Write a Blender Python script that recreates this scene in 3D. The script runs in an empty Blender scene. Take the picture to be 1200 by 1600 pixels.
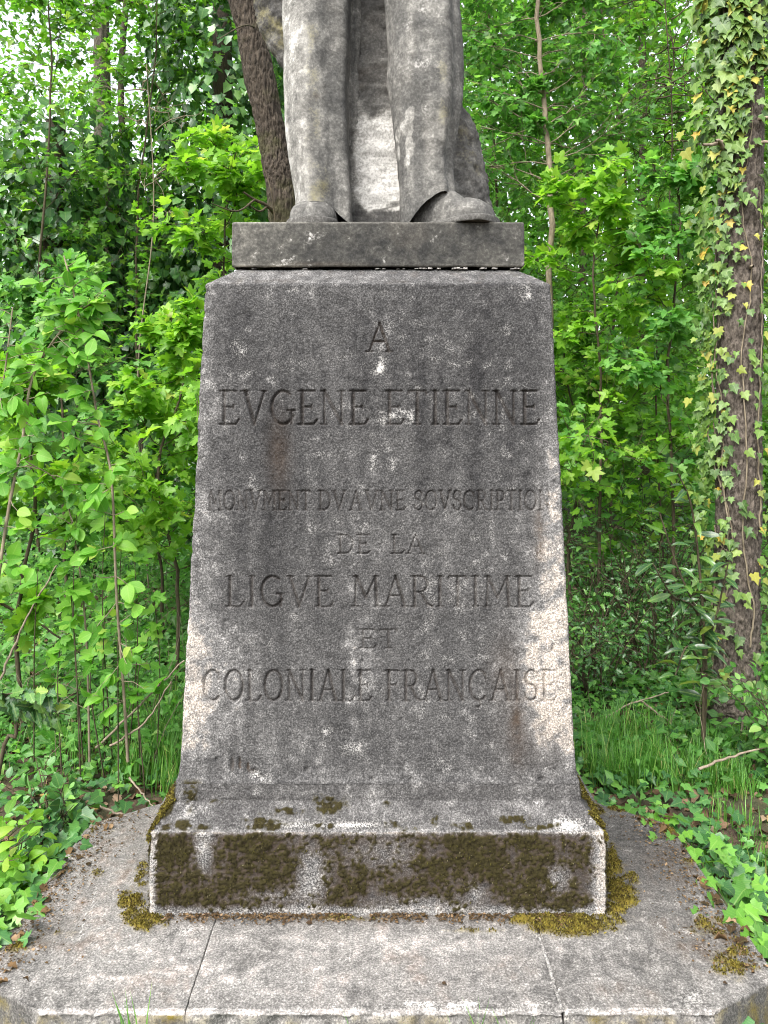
import bpy, math, random
import numpy as np
from math import radians, sin, cos, pi

# ---------------------------------------------------------------- camera, sky, sun, exposure
sc = bpy.context.scene
U = 1.3 / 716.0                 # metres per photo pixel in the plane of the plinth's front
F = 1190.0                      # focal length in photo pixels (1200 x 1600)
DC = F * U                      # camera distance to the plinth's front
HC = 769 * U                    # camera height above the slab
CX = 10 * U
HOR = 661.0
cam_d = bpy.data.cameras.new('camera')
cam = bpy.data.objects.new('camera', cam_d)
sc.collection.objects.link(cam)
cam.location = (CX, -DC, HC)
cam.rotation_euler = (radians(90), 0, 0)
cam_d.sensor_fit = 'VERTICAL'
cam_d.sensor_height = 36.0
cam_d.sensor_width = 27.0
cam_d.lens = F / 1600.0 * 36.0
cam_d.shift_y = -(800 - HOR) / 1600.0
cam_d.clip_start = 0.05
cam_d.clip_end = 500.0
sc.camera = cam

SUN_EL, SUN_AZ = radians(52), radians(-145)   # azimuth from +Y (away from the camera), negative to the left
world = bpy.data.worlds.new('World')
sc.world = world
world.use_nodes = True
wn = world.node_tree.nodes
wl = world.node_tree.links
bg = wn['Background']
sky = wn.new('ShaderNodeTexSky')
sky.sky_type = 'NISHITA'
sky.sun_disc = False
sky.sun_elevation = SUN_EL
sky.sun_rotation = SUN_AZ
sky.dust_density = 3.0
sky.ozone_density = 1.0
hs = wn.new('ShaderNodeHueSaturation')
hs.inputs['Saturation'].default_value = 0.25
wl.new(sky.outputs[0], hs.inputs['Color'])
wl.new(hs.outputs[0], bg.inputs['Color'])
bg.inputs['Strength'].default_value = 0.15

sun_d = bpy.data.lights.new('sun', 'SUN')
sun_d.energy = 1.5
sun_d.angle = radians(35)
sun_d.color = (1.0, 0.965, 0.92)
sun = bpy.data.objects.new('sun', sun_d)
sc.collection.objects.link(sun)
# direction towards the sun
sdx, sdy, sdz = sin(SUN_AZ) * cos(SUN_EL), cos(SUN_AZ) * cos(SUN_EL), sin(SUN_EL)
from mathutils import Vector
sun.rotation_euler = Vector((sdx, sdy, sdz)).to_track_quat('Z', 'Y').to_euler()
sun.location = (-6, -6, 12)

sc.view_settings.view_transform = 'Standard'
sc.view_settings.look = 'None'
sc.view_settings.gamma = 1.0
sc.view_settings.exposure = 1.75
sc.render.engine = 'CYCLES'
cy = sc.cycles
cy.max_bounces = 10
cy.diffuse_bounces = 8
cy.glossy_bounces = 2
cy.transmission_bounces = 8
cy.transparent_max_bounces = 4
cy.use_adaptive_sampling = True
cy.adaptive_threshold = 0.02
cy.caustics_reflective = False
cy.caustics_refractive = False
cy.use_denoising = True
cy.sample_clamp_indirect = 6.0
sc.cycles.pixel_filter_type = 'BLACKMAN_HARRIS'
sc.cycles.filter_width = 1.05

COL = sc.collection

# ---------------------------------------------------------------- helpers
def pt(x, y, D):
    """photo pixel and distance from the camera plane -> point in the place"""
    return np.array([CX + (x - 600) * D / F, D - DC, HC - (y - HOR) * D / F])

def px(V):
    D = V[:, 1] + DC
    return 600 + (V[:, 0] - CX) * F / D, HOR - (V[:, 2] - HC) * F / D

_perm = {}
def noise3(P, seed=0):
    """gradient noise, about -1..1, on an (n,3) array"""
    if seed not in _perm:
        r = np.random.RandomState(seed)
        p = r.permutation(256)
        g = r.normal(size=(256, 3))
        g /= np.linalg.norm(g, axis=1)[:, None]
        _perm[seed] = (np.concatenate([p, p]).astype(np.int32), g.astype(np.float32))
    p, g = _perm[seed]
    P = np.asarray(P, dtype=np.float32)
    fl = np.floor(P)
    I = fl.astype(np.int32) & 255
    f = P - fl
    w = f * f * f * (f * (f * 6 - 15) + 10)
    out = np.zeros(len(P), np.float32)
    for a in (0, 1):
        wa = w[:, 0] if a else 1 - w[:, 0]
        ia = p[(I[:, 0] + a) & 255]
        for b in (0, 1):
            wb = w[:, 1] if b else 1 - w[:, 1]
            ib = p[ia + ((I[:, 1] + b) & 255)]
            for c in (0, 1):
                wc = w[:, 2] if c else 1 - w[:, 2]
                h = p[ib + ((I[:, 2] + c) & 255)]
                gg = g[h]
                d = gg[:, 0] * (f[:, 0] - a) + gg[:, 1] * (f[:, 1] - b) + gg[:, 2] * (f[:, 2] - c)
                out += wa * wb * wc * d
    return out * 1.5

def fbm(P, scale, octaves=4, seed=0, gain=0.5):
    P = np.asarray(P, dtype=np.float32) * scale
    o = np.zeros(len(P), np.float32)
    a = 1.0
    for k in range(octaves):
        o += a * noise3(P + 17.3 * k, seed + k)
        P = P * 2.03
        a *= gain
    return o

def sstep(a, b, x):
    t = np.clip((x - a) / (b - a), 0, 1)
    return t * t * (3 - 2 * t)

def mesh_np(name, V, F_, mat, parent=None, smooth=True, attrs=None, colors=None):
    V = np.ascontiguousarray(V, dtype=np.float32)
    F_ = np.ascontiguousarray(F_, dtype=np.int32)
    me = bpy.data.meshes.new(name)
    n, m, k = len(V), len(F_), F_.shape[1]
    me.vertices.add(n)
    me.vertices.foreach_set('co', V.ravel())
    me.loops.add(m * k)
    me.loops.foreach_set('vertex_index', F_.ravel())
    me.polygons.add(m)
    me.polygons.foreach_set('loop_start', np.arange(0, m * k, k, dtype=np.int32))
    if smooth:
        me.polygons.foreach_set('use_smooth', np.ones(m, dtype=bool))
    me.update(calc_edges=True)
    for an, av in (attrs or {}).items():
        a = me.attributes.new(an, 'FLOAT_VECTOR', 'POINT')
        a.data.foreach_set('vector', np.ascontiguousarray(av, np.float32).ravel())
    for an, av in (colors or {}).items():
        a = me.attributes.new(an, 'FLOAT_COLOR', 'POINT')
        a.data.foreach_set('color', np.ascontiguousarray(av, np.float32).ravel())
    if mat:
        me.materials.append(mat)
    o = bpy.data.objects.new(name, me)
    COL.objects.link(o)
    if parent:
        o.parent = parent
    return o

def tag(o, label=None, cat=None, group=None, kind=None):
    if label: o['label'] = label
    if cat: o['category'] = cat
    if group: o['group'] = group
    if kind: o['kind'] = kind
    return o

def empty(name, loc, label, cat, group=None):
    """an Empty at the thing's base; children keep world coordinates"""
    o = bpy.data.objects.new(name, None)
    o.empty_display_size = 0.1
    COL.objects.link(o)
    o.location = [float(v) for v in loc]
    return tag(o, label, cat, group)

def child(o, root):
    """parent a mesh built in world coordinates to a root standing elsewhere"""
    o.parent = root
    o.location = [-v for v in root.location]
    return o

def grid_faces(nr, nc, wrap=False):
    r = np.arange(nr - 1)
    c = np.arange(nc if wrap else nc - 1)
    R, C = np.meshgrid(r, c, indexing='ij')
    C2 = (C + 1) % nc
    return np.stack([R * nc + C, R * nc + C2, (R + 1) * nc + C2, (R + 1) * nc + C], -1).reshape(-1, 4)

# ---------------------------------------------------------------- materials
def new_mat(name):
    m = bpy.data.materials.new(name)
    m.use_nodes = True
    nt = m.node_tree
    b = nt.nodes['Principled BSDF']
    return m, nt, nt.nodes, nt.links, b

def ramp(nodes, stops, interp='LINEAR'):
    r = nodes.new('ShaderNodeValToRGB')
    r.color_ramp.interpolation = interp
    e = r.color_ramp.elements
    while len(e) > 1:
        e.remove(e[-1])
    e[0].position, e[0].color = stops[0][0], (*stops[0][1], 1)
    for p, c in stops[1:]:
        k = e.new(p)
        k.color = (*c, 1)
    return r

def mixc(nt, fac, a, b, blend='MIX'):
    m = nt.nodes.new('ShaderNodeMix')
    m.data_type = 'RGBA'
    m.blend_type = blend
    for key, v in (('Factor', fac), ('A', a), ('B', b)):
        s = [i for i in m.inputs if i.name == key and i.enabled][0]
        if key == 'Factor':
            s = m.inputs[0]
        else:
            s = [i for i in m.inputs if i.name == key and i.type == 'RGBA'][0]
        if isinstance(v, (int, float)):
            s.default_value = v
        elif isinstance(v, tuple):
            s.default_value = (*v, 1)
        else:
            nt.links.new(v, s)
    return [o for o in m.outputs if o.type == 'RGBA'][0]

def mathn(nt, op, a, b=None, c=None, clamp=False):
    m = nt.nodes.new('ShaderNodeMath')
    m.operation = op
    m.use_clamp = clamp
    for i, v in enumerate((a, b, c)):
        if v is None: continue
        if isinstance(v, (int, float)): m.inputs[i].default_value = v
        else: nt.links.new(v, m.inputs[i])
    return m.outputs[0]

def noise_tex(nt, vec, scale, detail=4, rough=0.6):
    n = nt.nodes.new('ShaderNodeTexNoise')
    n.inputs['Scale'].default_value = scale
    n.inputs['Detail'].default_value = detail
    n.inputs['Roughness'].default_value = rough
    nt.links.new(vec, n.inputs['Vector'])
    return n.outputs[0]

def stone_mat(name, dark, light, speck=0.5, scale=170.0, bump=0.6, moss_a=(0.085, 0.075, 0.012), moss_b=(0.040, 0.026, 0.010), warm=(0.62, 0.53, 0.47)):
    """weathered stone; attribute stain: R = lightness, with painted light and shade on slab and legs, G = moss, B = brown wash, A = white crust"""
    m, nt, N, L, b = new_mat(name)
    at = N.new('ShaderNodeAttribute')
    at.attribute_name = 'stain_shade'
    sep = N.new('ShaderNodeSeparateColor')
    L.new(at.outputs['Color'], sep.inputs[0])
    tc = N.new('ShaderNodeTexCoord')
    v = tc.outputs['Object']
    fine = noise_tex(nt, v, scale, 3, 0.75)
    mid = noise_tex(nt, v, scale * 0.22, 4, 0.65)
    big = noise_tex(nt, v, 9.0, 4, 0.6)
    vor = N.new('ShaderNodeTexVoronoi')
    vor.inputs['Scale'].default_value = scale * 1.1
    L.new(v, vor.inputs['Vector'])
    lightness = mathn(nt, 'ADD', sep.outputs[0], mathn(nt, 'MULTIPLY', mathn(nt, 'SUBTRACT', mid, 0.5), 0.45))
    lightness = mathn(nt, 'ADD', lightness, mathn(nt, 'MULTIPLY', mathn(nt, 'SUBTRACT', big, 0.5), 0.25), clamp=True)
    rp = ramp(N, [(0.0, dark), (0.45, tuple(0.62 * a + 0.38 * c for a, c in zip(dark, light))), (0.74, light), (0.86, tuple(0.6 * a + 0.4 * c for a, c in zip(light, warm))), (1.0, warm)])
    L.new(lightness, rp.inputs[0])
    # speckle of the exposed aggregate: some grains pale, some black
    g1 = ramp(N, [(0.30, (0.22,) * 3), (0.41, (0.45,) * 3), (0.49, (0.85,) * 3), (0.55, (1.35,) * 3), (0.66, (2.3,) * 3)])
    L.new(fine, g1.inputs[0])
    col = mixc(nt, speck, rp.outputs[0], g1.outputs[0], 'MULTIPLY')
    gr = ramp(N, [(0.0, (0.42,) * 3), (0.5, (0.95,) * 3), (1.0, (1.75,) * 3)])
    L.new(vor.outputs['Color'], gr.inputs[0])
    col = mixc(nt, speck * 0.8, col, gr.outputs[0], 'MULTIPLY')
    col = mixc(nt, mathn(nt, 'MULTIPLY', sep.outputs[2], 0.85), col, mixc(nt, mid, (0.018, 0.012, 0.008), (0.072, 0.046, 0.028)))
    wf = mathn(nt, 'MULTIPLY', at.outputs['Alpha'], mathn(nt, 'MULTIPLY', mathn(nt, 'SUBTRACT', mathn(nt, 'ADD', fine, mathn(nt, 'MULTIPLY', at.outputs['Alpha'], 0.22)), 0.56), 9.0, clamp=True))
    col = mixc(nt, wf, col, mixc(nt, mid, (0.40, 0.385, 0.36), (0.62, 0.60, 0.57)))
    mg = ramp(N, [(0.28, moss_b), (0.5, tuple(0.5 * (p + q) for p, q in zip(moss_a, moss_b))), (0.72, moss_a)])
    L.new(mathn(nt, 'ADD', mathn(nt, 'MULTIPLY', fine, 0.45), mathn(nt, 'MULTIPLY', mid, 0.55)), mg.inputs[0])
    mf = mathn(nt, 'SUBTRACT', mathn(nt, 'ADD', mathn(nt, 'MULTIPLY', sep.outputs[1], 2.0), mathn(nt, 'MULTIPLY', mathn(nt, 'SUBTRACT', fine, 0.5), 1.6)), 0.55, clamp=True)
    mf = mathn(nt, 'MULTIPLY', mf, mathn(nt, 'GREATER_THAN', sep.outputs[1], 0.02))
    col = mixc(nt, mf, col, mg.outputs[0])
    L.new(col, b.inputs['Base Color'])
    b.inputs['Roughness'].default_value = 0.92
    b.inputs['Specular IOR Level'].default_value = 0.2
    bp = N.new('ShaderNodeBump')
    bp.inputs['Strength'].default_value = bump
    bp.inputs['Distance'].default_value = 0.004
    hsum = mathn(nt, 'ADD', fine, mathn(nt, 'MULTIPLY', mid, 0.7))
    L.new(hsum, bp.inputs['Height'])
    L.new(bp.outputs[0], b.inputs['Normal'])
    return m

def leaf_mat(name, stops, per_object=False, trans=0.32, rough=0.45, spec=0.4, vein=0.35, tcol=None, tgain=1.4):
    m, nt, N, L, b = new_mat(name)
    at = N.new('ShaderNodeAttribute')
    at.attribute_name = 'luv'
    sep = N.new('ShaderNodeSeparateXYZ')
    L.new(at.outputs['Vector'], sep.inputs[0])
    if per_object:
        oi = N.new('ShaderNodeObjectInfo')
        t = oi.outputs['Random']
    else:
        t = sep.outputs[2]
    rp = ramp(N, stops)
    L.new(t, rp.inputs[0])
    ax = mathn(nt, 'ABSOLUTE', sep.outputs[0])
    rib = mathn(nt, 'LESS_THAN', ax, 0.022)
    sv = mathn(nt, 'SINE', mathn(nt, 'MULTIPLY', mathn(nt, 'SUBTRACT', sep.outputs[1], mathn(nt, 'MULTIPLY', ax, 0.9)), 46.0))
    sv = mathn(nt, 'MULTIPLY', mathn(nt, 'GREATER_THAN', sv, 0.86), 0.5)
    vf = mathn(nt, 'MULTIPLY', mathn(nt, 'MAXIMUM', rib, sv), vein)
    col = mixc(nt, vf, rp.outputs[0], mixc(nt, 0.5, rp.outputs[0], (0.45, 0.55, 0.18)))
    tc = N.new('ShaderNodeTexCoord')
    bl = noise_tex(nt, tc.outputs['Object'], 1.2 if per_object else 40.0, 2, 0.5)
    col = mixc(nt, 0.35, col, mixc(nt, bl, (0.6, 0.62, 0.55), (1.35, 1.3, 1.3)), 'MULTIPLY')
    L.new(col, b.inputs['Base Color'])
    b.inputs['Roughness'].default_value = rough
    b.inputs['Specular IOR Level'].default_value = spec
    tr = N.new('ShaderNodeBsdfTranslucent')
    tm = mixc(nt, 1.0, col, tcol or (tgain * 1.12, tgain * 1.15, tgain * 0.6), 'MULTIPLY')
    L.new(tm, tr.inputs['Color'])
    mx = N.new('ShaderNodeMixShader')
    mx.inputs[0].default_value = trans
    L.new(b.outputs[0], mx.inputs[1])
    L.new(tr.outputs[0], mx.inputs[2])
    L.new(mx.outputs[0], nt.nodes['Material Output'].inputs['Surface'])
    return m

def wood_mat(name, c0, c1, scale=30.0, zs=0.25, bump=0.5, moss=None):
    m, nt, N, L, b = new_mat(name)
    tc = N.new('ShaderNodeTexCoord')
    mp = N.new('ShaderNodeMapping')
    mp.inputs['Scale'].default_value = (1, 1, zs)
    L.new(tc.outputs['Object'], mp.inputs[0])
    n1 = noise_tex(nt, mp.outputs[0], scale, 5, 0.7)
    n2 = noise_tex(nt, tc.outputs['Object'], 6.0, 4, 0.6)
    rp = ramp(N, [(0.3, c0), (0.7, c1)])
    L.new(n1, rp.inputs[0])
    col = rp.outputs[0]
    if moss:
        r2 = ramp(N, [(0.5, (0, 0, 0)), (0.62, (1, 1, 1))])
        L.new(n2, r2.inputs[0])
        col = mixc(nt, mathn(nt, 'MULTIPLY', r2.outputs[0], 0.6), col, moss)
    L.new(col, b.inputs['Base Color'])
    b.inputs['Roughness'].default_value = 0.9
    b.inputs['Specular IOR Level'].default_value = 0.2
    bp = N.new('ShaderNodeBump')
    bp.inputs['Strength'].default_value = bump
    bp.inputs['Distance'].default_value = 0.01
    L.new(n1, bp.inputs['Height'])
    L.new(bp.outputs[0], b.inputs['Normal'])
    return m

def soil_mat():
    m, nt, N, L, b = new_mat('soil')
    tc = N.new('ShaderNodeTexCoord')
    n1 = noise_tex(nt, tc.outputs['Object'], 22.0, 6, 0.75)
    n2 = noise_tex(nt, tc.outputs['Object'], 2.2, 4, 0.6)
    rp = ramp(N, [(0.3, (0.020, 0.013, 0.008)), (0.5, (0.065, 0.042, 0.026)), (0.68, (0.15, 0.10, 0.065)), (0.8, (0.27, 0.20, 0.14))])
    L.new(n1, rp.inputs[0])
    r2 = ramp(N, [(0.45, (0, 0, 0)), (0.6, (1, 1, 1))])
    L.new(n2, r2.inputs[0])
    col = mixc(nt, mathn(nt, 'MULTIPLY', r2.outputs[0], 0.5), rp.outputs[0], (0.035, 0.055, 0.015))
    L.new(col, b.inputs['Base Color'])
    b.inputs['Roughness'].default_value = 0.95
    bp = N.new('ShaderNodeBump')
    bp.inputs['Strength'].default_value = 0.8
    bp.inputs['Distance'].default_value = 0.02
    L.new(n1, bp.inputs['Height'])
    L.new(bp.outputs[0], b.inputs['Normal'])
    return m

# ================================================================= THE SETTING: ground
GZ = -70 * U
def ground_z(x, y):
    P = np.stack([np.asarray(x, np.float32), np.asarray(y, np.float32), np.zeros_like(np.asarray(x, np.float32))], -1).reshape(-1, 3)
    z = GZ - 0.03 + 0.035 * fbm(P, 0.9, 3, 5) + 0.016 * fbm(P, 4.0, 3, 8)
    # soil and litter banked up against the slab's rear corners
    z = z + 0.04 * sstep(0.9, 2.2, P[:, 1])
    return z

def make_ground():
    a = np.concatenate([-np.geomspace(120, 4.2, 40), np.linspace(-4, 4, 140), np.geomspace(4.2, 120, 40)])
    c = np.concatenate([-np.geomspace(60, 3.2, 20), np.linspace(-3, 7, 170), np.geomspace(7.2, 160, 50)])
    X, Y = np.meshgrid(a, c)
    z = ground_z(X.ravel(), Y.ravel())
    V = np.stack([X.ravel(), Y.ravel(), z], -1)
    o = mesh_np('ground', V, grid_faces(len(c), len(a)), M_soil)
    tag(o, 'brown woodland soil under leaf litter', kind='structure')

M_soil = soil_mat()
make_ground()

# ================================================================= THE PEDESTAL
M_shaft = stone_mat('pedestal_stone', (0.0245, 0.024, 0.0245), (0.160, 0.155, 0.150), speck=0.72, scale=225.0, bump=0.6, moss_a=(0.040, 0.034, 0.008), moss_b=(0.012, 0.009, 0.005), warm=(0.385, 0.34, 0.295))
M_slab = stone_mat('slab_stone', (0.041, 0.039, 0.037), (0.222, 0.212, 0.199), speck=0.60, scale=190.0, bump=0.6, moss_a=(0.17, 0.135, 0.015), moss_b=(0.055, 0.036, 0.012), warm=(0.55, 0.49, 0.45))
M_cap = stone_mat('statue_base_stone', (0.025, 0.025, 0.024), (0.150, 0.143, 0.124), speck=0.36, scale=130.0, bump=0.3, warm=(0.42, 0.40, 0.33))
M_statue = stone_mat('statue_stone', (0.040, 0.040, 0.039), (0.212, 0.205, 0.187), speck=0.34, scale=120.0, bump=0.3, moss_a=(0.22, 0.20, 0.09), moss_b=(0.12, 0.105, 0.05), warm=(0.45, 0.44, 0.41))

PD = 440.0      # depth of the plinth, in photo pixels at its front
def rect_columns(nf, nside, nback, ncorner=9):
    """walk round a rounded rectangle: (sx, sy, nx, ny)"""
    out = []
    def seg(a, b, n, normal):
        for t in np.linspace(0, 1, n, endpoint=False):
            out.append((a[0] + (b[0] - a[0]) * t, a[1] + (b[1] - a[1]) * t, *normal))
    def cor(s, a0):
        for t in np.linspace(0, 1, ncorner, endpoint=False):
            a = a0 + t * pi / 2
            out.append((s[0], s[1], cos(a), sin(a)))
    seg((-1, -1), (1, -1), nf, (0, -1)); cor((1, -1), -pi / 2)
    seg((1, -1), (1, 1), nside, (1, 0)); cor((1, 1), 0)
    seg((1, 1), (-1, 1), nback, (0, 1)); cor((-1, 1), pi / 2)
    seg((-1, 1), (-1, -1), nside, (-1, 0)); cor((-1, -1), pi)
    return np.array(out)

def wrap_block(prof, cols, r, hx0=358.0, depth=PD, yc=None):
    """prof: (inset, z) rows, cols: see above -> positions, normals (rows*cols,3) in metres"""
    prof = np.array(prof, float)
    ins, zz = prof[:, 0], prof[:, 1]
    di, dz = np.gradient(ins), np.gradient(zz)
    ln = np.hypot(di, dz) + 1e-9
    nr, nz = dz / ln, di / ln
    hx = (hx0 - ins)[:, None]
    hy = (depth / 2 - ins)[:, None]
    sx, sy, nx, ny = cols.T
    X = sx * (hx - r) + nx * r
    Y = depth / 2 + sy * (hy - r) + ny * r
    Z = np.repeat(zz[:, None], len(cols), 1)
    V = np.stack([X, Y, Z], -1) * U
    V[..., 2] += HC
    Nn = np.stack([nx[None] * nr[:, None], ny[None] * nr[:, None], np.repeat(nz[:, None], len(cols), 1)], -1)
    return V.reshape(-1, 3), Nn.reshape(-1, 3)

# ---- carved lettering: each letter is a set of strokes cut as a V into the face
Tk, Tn = 0.112, 0.072
def arc(cx, cy, rx, ry, a0, a1, n=14):
    return [(cx + rx * cos(radians(a)), cy + ry * sin(radians(a))) for a in np.linspace(a0, a1, n)]
def ser(x, y, w=0.11):
    return ([(x - w, y), (x + w, y)], Tn * 0.8)
LET = {
    'A': (0.80, [([(0.08, 0), (0.41, 1)], Tn), ([(0.41, 1), (0.72, 0)], Tk), ([(0.20, 0.36), (0.60, 0.36)], Tn), ser(0.08, 0), ser(0.72, 0)]),
    'C': (0.78, [(arc(0.42, 0.5, 0.36, 0.5, 48, 312, 26), Tk * .9), ([(0.66, 0.87), (0.70, 0.70)], Tn)]),
    'D': (0.78, [([(0.14, 0), (0.14, 1)], Tk), ([(0.02, 1), (0.32, 1)], Tn), ([(0.02, 0), (0.32, 0)], Tn), (arc(0.32, 0.5, 0.40, 0.5, -90, 90, 20), Tk * .85)]),
    'E': (0.62, [([(0.14, 0), (0.14, 1)], Tk), ([(0.02, 1), (0.55, 1)], Tn), ([(0.14, 0.52), (0.44, 0.52)], Tn), ([(0.02, 0), (0.52, 0), (0.62, 0.14)], Tn), ([(0.44, 0.45), (0.44, 0.59)], Tn * .7)]),
    'F': (0.58, [([(0.14, 0), (0.14, 1)], Tk), ([(0.02, 1), (0.55, 1)], Tn), ([(0.14, 0.52), (0.44, 0.52)], Tn), ser(0.14, 0), ([(0.44, 0.45), (0.44, 0.59)], Tn * .7)]),
    'G': (0.80, [(arc(0.42, 0.5, 0.36, 0.5, 52, 330, 26), Tk * .9), ([(0.69, 0.02), (0.69, 0.40)], Tk * .8), ([(0.56, 0.42), (0.80, 0.42)], Tn)]),
    'I': (0.32, [([(0.16, 0), (0.16, 1)], Tk), ser(0.16, 0), ser(0.16, 1)]),
    'L': (0.60, [([(0.14, 0), (0.14, 1)], Tk), ser(0.14, 1), ([(0.02, 0), (0.50, 0), (0.60, 0.16)], Tn)]),
    'M': (0.96, [([(0.12, 0), (0.16, 1)], Tn), ([(0.16, 1), (0.48, 0.30)], Tk), ([(0.48, 0.30), (0.80, 1)], Tn), ([(0.80, 1), (0.85, 0)], Tk), ser(0.12, 0), ser(0.85, 0), ser(0.14, 1, .08), ser(0.82, 1, .08)]),
    'N': (0.82, [([(0.13, 0), (0.13, 1)], Tn), ([(0.13, 1), (0.69, 0)], Tk), ([(0.69, 0), (0.69, 1)], Tn), ser(0.13, 0), ser(0.69, 1), ser(0.08, 1, .06)]),
    'O': (0.84, [(arc(0.42, 0.5, 0.36, 0.5, 0, 360, 34), Tk * .9)]),
    'P': (0.62, [([(0.14, 0), (0.14, 1)], Tk), ([(0.02, 1), (0.32, 1)], Tn), (arc(0.32, 0.74, 0.24, 0.26, -90, 90, 14), Tk * .8), ([(0.14, 0.48), (0.32, 0.48)], Tn), ser(0.14, 0)]),
    'R': (0.72, [([(0.14, 0), (0.14, 1)], Tk), ([(0.02, 1), (0.32, 1)], Tn), (arc(0.32, 0.74, 0.24, 0.26, -90, 90, 14), Tk * .8), ([(0.14, 0.48), (0.32, 0.48)], Tn), ([(0.34, 0.47), (0.58, 0.06), (0.72, 0.0)], Tk * .9), ser(0.14, 0)]),
    'S': (0.60, [(arc(0.31, 0.75, 0.22, 0.25, 40, 240, 16) + arc(0.29, 0.26, 0.24, 0.26, 70, -140, 18), Tk * .85), ([(0.50, 0.92), (0.53, 0.76)], Tn), ([(0.08, 0.08), (0.05, 0.24)], Tn)]),
    'T': (0.66, [([(0.33, 0), (0.33, 1)], Tk), ([(0.02, 0.90), (0.05, 1), (0.61, 1), (0.64, 0.90)], Tn), ser(0.33, 0)]),
    'V': (0.80, [([(0.10, 1), (0.40, 0)], Tk), ([(0.40, 0), (0.72, 1)], Tn), ser(0.10, 1), ser(0.72, 1, .08)]),
}
LET['c'] = (LET['C'][0], LET['C'][1] + [([(0.42, 0.0), (0.50, -0.14), (0.40, -0.24), (0.30, -0.20)], Tn)])
# (word, x0, x1, top, bottom) in photo pixels on the face
WORDS = [('A', 573, 612, 505, 549),
         ('EVGENE', 343, 575, 611, 663), ('ETIENNE', 602, 843, 611, 663),
         ('MONVMENT', 325, 485, 767, 797), ('DV', 497, 540, 767, 797), ('A', 547, 565, 767, 797), ('VNE', 570, 634, 767, 797), ('SOVSCRIPTION', 647, 861, 767, 797),
         ('DE', 527, 578, 836, 865), ('LA', 611, 663, 836, 865),
         ('LIGVE', 352, 521, 901, 948), ('MARITIME', 549, 834, 901, 948),
         ('ET', 561, 621, 984, 1013),
         ('COLONIALE', 316, 581, 1048, 1095), ('FRANcAISE', 602, 870, 1048, 1095)]

def carve(X, Y):
    """depth field (in photo pixels) of the inscription at face points X, Y"""
    dep = np.zeros_like(X)
    rr = np.random.RandomState(4)
    for word, x0, x1, top, bot in WORDS:
        h = bot - top
        gap = 0.10
        tot = sum(LET[c][0] for c in word) + gap * (len(word) - 1)
        k = (x1 - x0) / tot              # horizontal pixels per letter unit
        x = x0
        for ch in word:
            w, strokes = LET[ch]
            sel = np.nonzero((X > x - 8) & (X < x + w * k + 8) & (Y > top - 10) & (Y < bot + 16))[0]
            qx, qy = X[sel], Y[sel]
            best = np.zeros(len(sel))
            weak = rr.uniform(0.78, 1.08)
            for pts, th in strokes:
                hw = max(th * h * 0.5, 1.45) * 1.12
                for (ax, ay), (bx, by) in zip(pts[:-1], pts[1:]):
                    ax_, ay_, bx_, by_ = x + ax * k, bot - ay * h, x + bx * k, bot - by * h
                    dx, dy = bx_ - ax_, by_ - ay_
                    t = np.clip(((qx - ax_) * dx + (qy - ay_) * dy) / (dx * dx + dy * dy + 1e-9), 0, 1)
                    d = np.hypot(qx - ax_ - t * dx, qy - ay_ - t * dy)
                    best = np.maximum(best, np.minimum(np.maximum(hw - d, 0) * 2.7, 6.0))
            dep[sel] = np.maximum(dep[sel], best * weak)
            x += (w + gap) * k
    return dep

def blob(X, Y, cx, cy, rx, ry):
    return np.exp(-((X - cx) / rx) ** 2 - ((Y - cy) / ry) ** 2)

pedestal = empty('stone_pedestal', (0, PD / 2 * U, 0), 'tall tapering grey stone pedestal carved with a French dedication, moss on its plinth', 'pedestal')

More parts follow.
